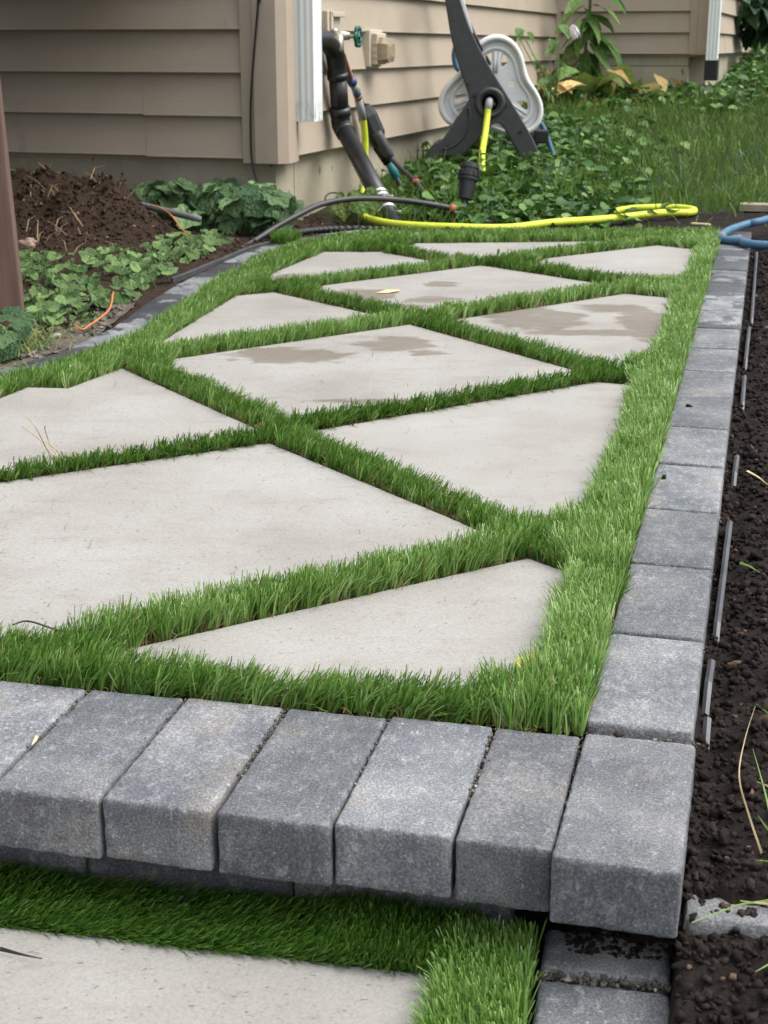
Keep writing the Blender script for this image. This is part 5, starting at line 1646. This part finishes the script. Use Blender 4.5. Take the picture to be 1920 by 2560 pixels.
for (u, v_, Y, hgt, lab) in ((1192, 420, 6.35, .17, 'leafy weed stalk just right of the black filter canister'), (1262, 425, 6.45, .16, 'leafy weed stalk under the middle of the hose reel'), (1330, 430, 6.4, .15, 'leafy weed stalk before the right foot of the hose reel'), (1120, 440, 6.3, .13, 'leafy weed stalk left of the black filter canister')):
    b0 = at_depth(u, v_, Y); b0.z = float(lawn_z(0, Y))
    wk = empty('weed', b0, label=lab, category='weed')
    tp_ = b0 + Vector((random.uniform(-.04, .04), -.02, hgt))
    bm = bmesh.new(); bm_tube(bm, smooth_path([b0, b0.lerp(tp_, .5) + Vector((.01, 0, 0)), tp_], 4), .003, 6)
    link('stem', bm_mesh('stem', bm, True), wk, M_STEM)
    for k in range(9):
        p = b0.lerp(tp_, .25 + .09 * k)
        add_leaf(wk, 'ovate', M_TALL, p, random.uniform(.05, .085), k * 2.4, random.uniform(-.2, .3), random.uniform(-.3, .3))
# tall flowering plant at the wall
tp_y = 10.15
tpb = at_depth(1465, 215, tp_y)
tall = empty('tall_plant', tpb, label='tall leafy stem with white drooping flowers before the house bay', category='plant')
top = at_depth(1478, -70, tp_y)
bm = bmesh.new(); bm_tube(bm, smooth_path([at_depth(1462, 235, tp_y), at_depth(1464, 120, tp_y), at_depth(1474, 30, tp_y), top], 6), .010, 8)
link('stem', bm_mesh('stem', bm, True), tall, M_STEM)
for (u, v_, s_, yw, pt) in ((1470, 10, .30, 1.9, -.5), (1480, 8, .30, 4.3, -.45), (1472, 35, .34, 2.2, -.8), (1474, 38, .28, math.pi, -1.2), (1480, 70, .34, 4.1, -.7), (1466, 85, .30, 2.0, -.8), (1466, 120, .30, 2.5, -1.1), (1470, 125, .30, 4.0, -1.0), (1464, 150, .32, 3.5, -1.2), (1462, 155, .28, 2.4, -1.0), (1466, 170, .34, 4.0, -1.15), (1460, 185, .24, 1.9, -.9), (1476, -20, .3, 2.6, -.3), (1478, -30, .3, 3.9, -.4), (1476, -40, .3, 4.9, -.4), (1470, 95, .30, 4.6, -.5), (1468, 60, .26, 1.5, -.6), (1470, 30, .26, 4.9, -.5), (1466, 140, .26, 1.4, -.7), (1470, 185, .26, 4.7, -.6)) + tuple((1472 + random.uniform(-10, 10), random.uniform(-40, 200), random.uniform(.22, .34), random.uniform(1.3, 5.0), random.uniform(-1.2, -.3)) for _ in range(7)):
    add_leaf(tall, 'lance', M_TALL, at_depth(u, v_, tp_y) + Vector((0, -.01, 0)), s_, yw + random.uniform(-.15, .15), pt, random.uniform(-.4, .4))
for (u, v_) in ((1432, 60), (1412, 168), (1437, 68)):
    fr = at_depth(u, v_, tp_y - .1)
    for k in range(5):
        add_leaf(tall, 'lance', M_PETAL, fr, .085, math.pi + (k - 2) * .38, -1.1 + .1 * k, 0, name='petal')
stems(tall, [(at_depth(1464, 30, tp_y), at_depth(1432, 58, tp_y - .1)), (at_depth(1462, 140, tp_y), at_depth(1412, 165, tp_y - .1))], .004)
# hosta going yellow
hos = empty('hosta', at_depth(1490, 235, 9.9), label='hosta clump with yellowing and browned leaves below the tall plant', category='plant')
for k in range(90):
    u, v_ = random.gauss(1475, 85), random.gauss(222, 24)
    p = at_depth(u, v_, 9.9 + random.uniform(-.25, .25)); p.z = max(p.z, float(lawn_z(0, p.y)) + .02)
    add_leaf(hos, 'ovate', random.choice([M_HOSTA_Y, M_HOSTA_Y, M_HOSTA, M_HOSTA, M_TALL]), p, random.uniform(.14, .27), random.uniform(0, 6.28), random.uniform(-.9, .2), random.uniform(-.5, .5))
# climbing weed at the inside corner, beside the reel
cw = empty('climbing_weed', at_depth(1390, 260, 9.3), label='thin climbing weed with small leaves between the reel and the tall plant', category='plant')
segs = []
for (u, v_) in ((1300, 70), (1318, 80), (1295, 88), (1330, 135), (1345, 150), (1360, 160), (1375, 95), (1385, 120), (1395, 100), (1390, 150), (1400, 170), (1380, 185), (1370, 200), (1350, 195), (1400, 60), (1392, 215), (1360, 220)):
    p = at_depth(u, v_, 9.3 + random.uniform(-.2, .2))
    add_leaf(cw, 'ovate', M_TALL, p, random.uniform(.06, .12), random.uniform(2, 4.3), random.uniform(-1.2, -.4), random.uniform(-.4, .4))
    segs.append((at_depth(1380 + random.uniform(-15, 15), 260, 9.3), p))
stems(cw, segs[::2], .003)
# dark shrub at the far right
sh = empty('shrub', at_depth(1885, 70, 12.5), label='dark green shrub at the far right by the house', category='shrub')
segs = []
for k in range(230):
    u, v_ = random.gauss(1900, 28), random.gauss(18, 42)
    if u < 1855 + random.random() * 20 - max(0, (v_ - 40)) * .2: continue
    p = at_depth(u, min(v_, 75), 12.5 + random.uniform(-.3, .5))
    add_leaf(sh, 'ovate', M_SHRUB, p, random.uniform(.12, .22), random.uniform(1.6, 4.6), random.uniform(-1.2, -.1), random.uniform(-.5, .5))
    if k % 6 == 0: segs.append((at_depth(1890, 95, 12.6), p))
stems(sh, segs, .008)

# ------------------------------------------------------------------ right side bits
bh = empty('garden_hose', (1.25, 4.95, .012), label='blue hose bent in a loop over the far end of the right pavers', category='hose')
tube('hose_body', [Vector((1.75, 5.75, .05)), on_ground(1920, 548, .04), on_ground(1870, 560, .03), on_ground(1825, 575, .018), on_ground(1802, 590, .014), on_ground(1806, 598, .014), on_ground(1850, 603, .014), on_ground(1920, 613, .016), Vector((1.75, 4.55, .016))], .0135, M_BLUEHOSE, bh, 14, 10)
bm = bmesh.new(); bm_tube(bm, [on_ground(1803, 590, .014), on_ground(1806, 598, .014)], .0155, 14)
link('hose_kink', bm_mesh('hose_kink', bm, True), bh, M_CONDUIT)
bm = bmesh.new()
p = on_ground(1870, 520, .01)
bm_box(bm, p + Vector((.11, .02, .0)), Vector((.13, -.03, 0)), Vector((.01, .04, 0)), Z3 * .014, .002)
link('board', bm_mesh('board', bm), None, M_WOODGREY, label='short weathered grey board lying on soil at the right edge', category='board')
q = on_ground(1752, 560, .0)
bm = bmesh.new(); bm_box(bm, q, Vector((.03, -.02, 0)), Vector((.004, .006, 0)), Z3 * .003, .001)
link('wood_chip', bm_mesh('wood_chip', bm), None, M_LEAFP, label='small pale wood chip on the dark soil behind the path', category='wood chip')
def blade_obj(name, pts, w, mat, **kw):
    P_ = smooth_path(pts, 6); bm = bmesh.new(); rows = []
    n_ = len(P_)
    for i, p in enumerate(P_):
        d = (P_[min(i + 1, n_ - 1)] - P_[max(i - 1, 0)]).normalized()
        sx = d.cross(Vector((0, -1, .4))).normalized()
        ww = w * (1 - .85 * i / (n_ - 1)) / 2
        rows.append([bm.verts.new(p - sx * ww), bm.verts.new(p + Vector((0, 0, w * .2))), bm.verts.new(p + sx * ww)])
    for A, B in zip(rows[:-1], rows[1:]):
        for j in range(2): bm.faces.new((A[j], A[j + 1], B[j + 1], B[j]))
    parent = kw.pop('parent', None)
    return link(name, bm_mesh(name, bm, True, False), parent, mat, **kw)
blade_obj('grass_stalk', [on_ground(1905, 2135, -.045), on_ground(1870, 2030, -.01), on_ground(1848, 1940, .02), on_ground(1862, 1850, .035), on_ground(1888, 1765, .04)], .0021, M_DRY, label='long dry curved grass stalk over the soil at right', category='grass stalk')
wd = empty('weed_tuft', (.37, 1.12, -.04), label='sparse green weed blades at the right edge near the step', category='weed')
for pts, mt in (([(1945, 2130), (1915, 1990), (1882, 1872)], M_GRASSBLADE), ([(1960, 1990), (1920, 1965), (1893, 1955)], M_DRY), ([(1960, 2180), (1925, 2155), (1890, 2150)], M_GRASSBLADE), ([(1960, 1800), (1920, 1782), (1890, 1760)], M_GRASSBLADE), ([(1960, 2105), (1930, 2085), (1895, 2040)], M_GRASSBLADE), ([(1960, 2400), (1925, 2410), (1888, 2430)], M_GRASSBLADE), ([(1960, 2245), (1900, 2255), (1850, 2262), (1760, 2295), (1728, 2307)], M_GRASSBLADE), ([(1960, 2262), (1900, 2258), (1850, 2252)], M_DRY)):
    zz = [-.03, -.015, .0, .005, .0]
    blade_obj('blade', [on_ground(u, v_, (zz[i] if v_ < 2240 else -.052)) for i, (u, v_) in enumerate(pts)], .0029, mt, parent=wd)
for (a, b, mt, lb) in (((1868, 1177), (1920, 1212), M_LEAFP, 'straw piece on the soil level with the seventh right paver'), ((1850, 1407), (1900, 1432), M_GRASSBLADE, 'cut green blade on the dark soil beside the third right paver')):
    blade_obj('straw', [on_ground(*a, -.025), on_ground((a[0] + b[0]) / 2, (a[1] + b[1]) / 2 - 3, -.022), on_ground(*b, -.025)], .004, mt, label=lb, category='straw')

# ------------------------------------------------------------------ small things on the path
def flat_leaf(name, pts, z, mat, **kw):
    bm = bmesh.new()
    c_ = Vector((sum(p[0] for p in pts) / len(pts), sum(p[1] for p in pts) / len(pts), z + .004))
    vs_ = [bm.verts.new((p[0], p[1], z + .001 + .002 * (i % 2))) for i, p in enumerate(pts)]
    cv_ = bm.verts.new(c_)
    for i in range(len(vs_)): bm.faces.new((vs_[i], vs_[(i + 1) % len(vs_)], cv_))
    return link(name, bm_mesh(name, bm, True), None, mat, **kw)
g2 = lambda u, v_: tuple(on_ground(u, v_, .003)[:2])
flat_leaf('leaf', [g2(78, 1866), g2(90, 1845), g2(96, 1843), g2(94, 1856), g2(84, 1862)], .003, M_LEAFP, label='tiny pale yellow leaf between two front pavers at left', category='leaf')
flat_leaf('leaf', [g2(940, 733), g2(965, 727), g2(1000, 725), g2(998, 730), g2(970, 733)], .003, M_LEAFP, label='pale dead leaf lying on the spotted slab mid path', category='leaf')
fl_y = empty('yellow_flower', on_ground(1318, 1640, .004), label='yellow petals on the near slab corner against the right turf', category='petals')
for k in range(5):
    add_leaf(fl_y, 'ovate', M_LEAFY, on_ground(1303 + k * 7, 1652 - (k % 3) * 8, .012), .022, random.uniform(2.2, 4), -.3 - .2 * k, random.uniform(-.5, .5), name='petal')
tube('wire', [on_ground(32, 1562, .012), on_ground(60, 1553, .012), on_ground(85, 1556, .012), on_ground(115, 1566, .012), on_ground(150, 1577, .014), on_ground(190, 1580, .018), on_ground(225, 1575, .022), on_ground(250, 1560, .028), on_ground(258, 1550, .032)], .0011, M_BLACKPL, None, 6, 6, label='thin black wire lying at the near edge of the big left slab', category='wire')
tw = empty('dry_twigs', on_ground(130, 1140, .01), label='dry straw coloured twigs sticking up on the left slab', category='twigs')
for pts in ([(150, 1150, 0), (125, 1110, .02), (112, 1070, .05), (115, 1065, .055)], [(140, 1148, 0), (100, 1100, .03), (55, 1065, .05)], [(130, 1148, 0), (90, 1070, .06), (70, 1045, .07)], [(160, 1145, 0), (130, 1115, .02), (105, 1100, .03)]):
    tube('twig', [on_ground(u, v_, z + .002) for u, v_, z in pts], .0009, M_DRY, tw, 5, 5)
# black fibre strands on the lower turf and slab
for i, (pts, lb) in enumerate((([(0, 2372, ), (50, 2385), (105, 2397)], 'black flat strip on the lower slab at the left edge'), ([(440, 2262), (480, 2235), (525, 2195)], 'thin dark strand leaning on the riser under the second paver'))):
    blade_obj('strand', [on_ground(u, v_, ZL + .006 + (0.02 * k if i else 0)) for k, (u, v_) in enumerate(pts)], .004, M_BLACKPL, label=lb, category='strand')
# straw and roots on the soil heap
n = 150
px = rng.normal(-1.25, .2, n); py = rng.normal(4.98, .16, n)
zz = np.array([left_bed_z(a, b) for a, b in zip(px, py)])
ang = rng.random(n) * 6.28
P_ = np.stack([px, py, zz + .005], 1)
me = blade_mesh('dry_roots', P_, rng.uniform(.03, .10, n), np.full(n, .003), np.stack([np.cos(ang), np.sin(ang)], 1) * .8, np.full(n, .5), rng.normal(.5, .7, n))
link('dry_roots', me, None, M_TANROOT, kind='stuff', label='pale dry roots and straw tangled in the brown soil heap', category='roots')
n = 260
px = rng.normal(-.80, .05, n); py = rng.normal(3.17, .10, n)
ang = rng.random(n) * 6.28
P_ = np.stack([px, py, np.array([left_bed_z(a, b) for a, b in zip(px, py)]) + .004], 1)
me = blade_mesh('dry_stems', P_, rng.uniform(.03, .08, n), np.full(n, .003), np.stack([np.cos(ang), np.sin(ang)], 1) * .85, rng.uniform(.6, 1, n), rng.normal(.4, .5, n))
link('dry_stems', me, None, M_LAWN, kind='stuff', label='withered weed stems on the sand beside the wooden post', category='weeds')
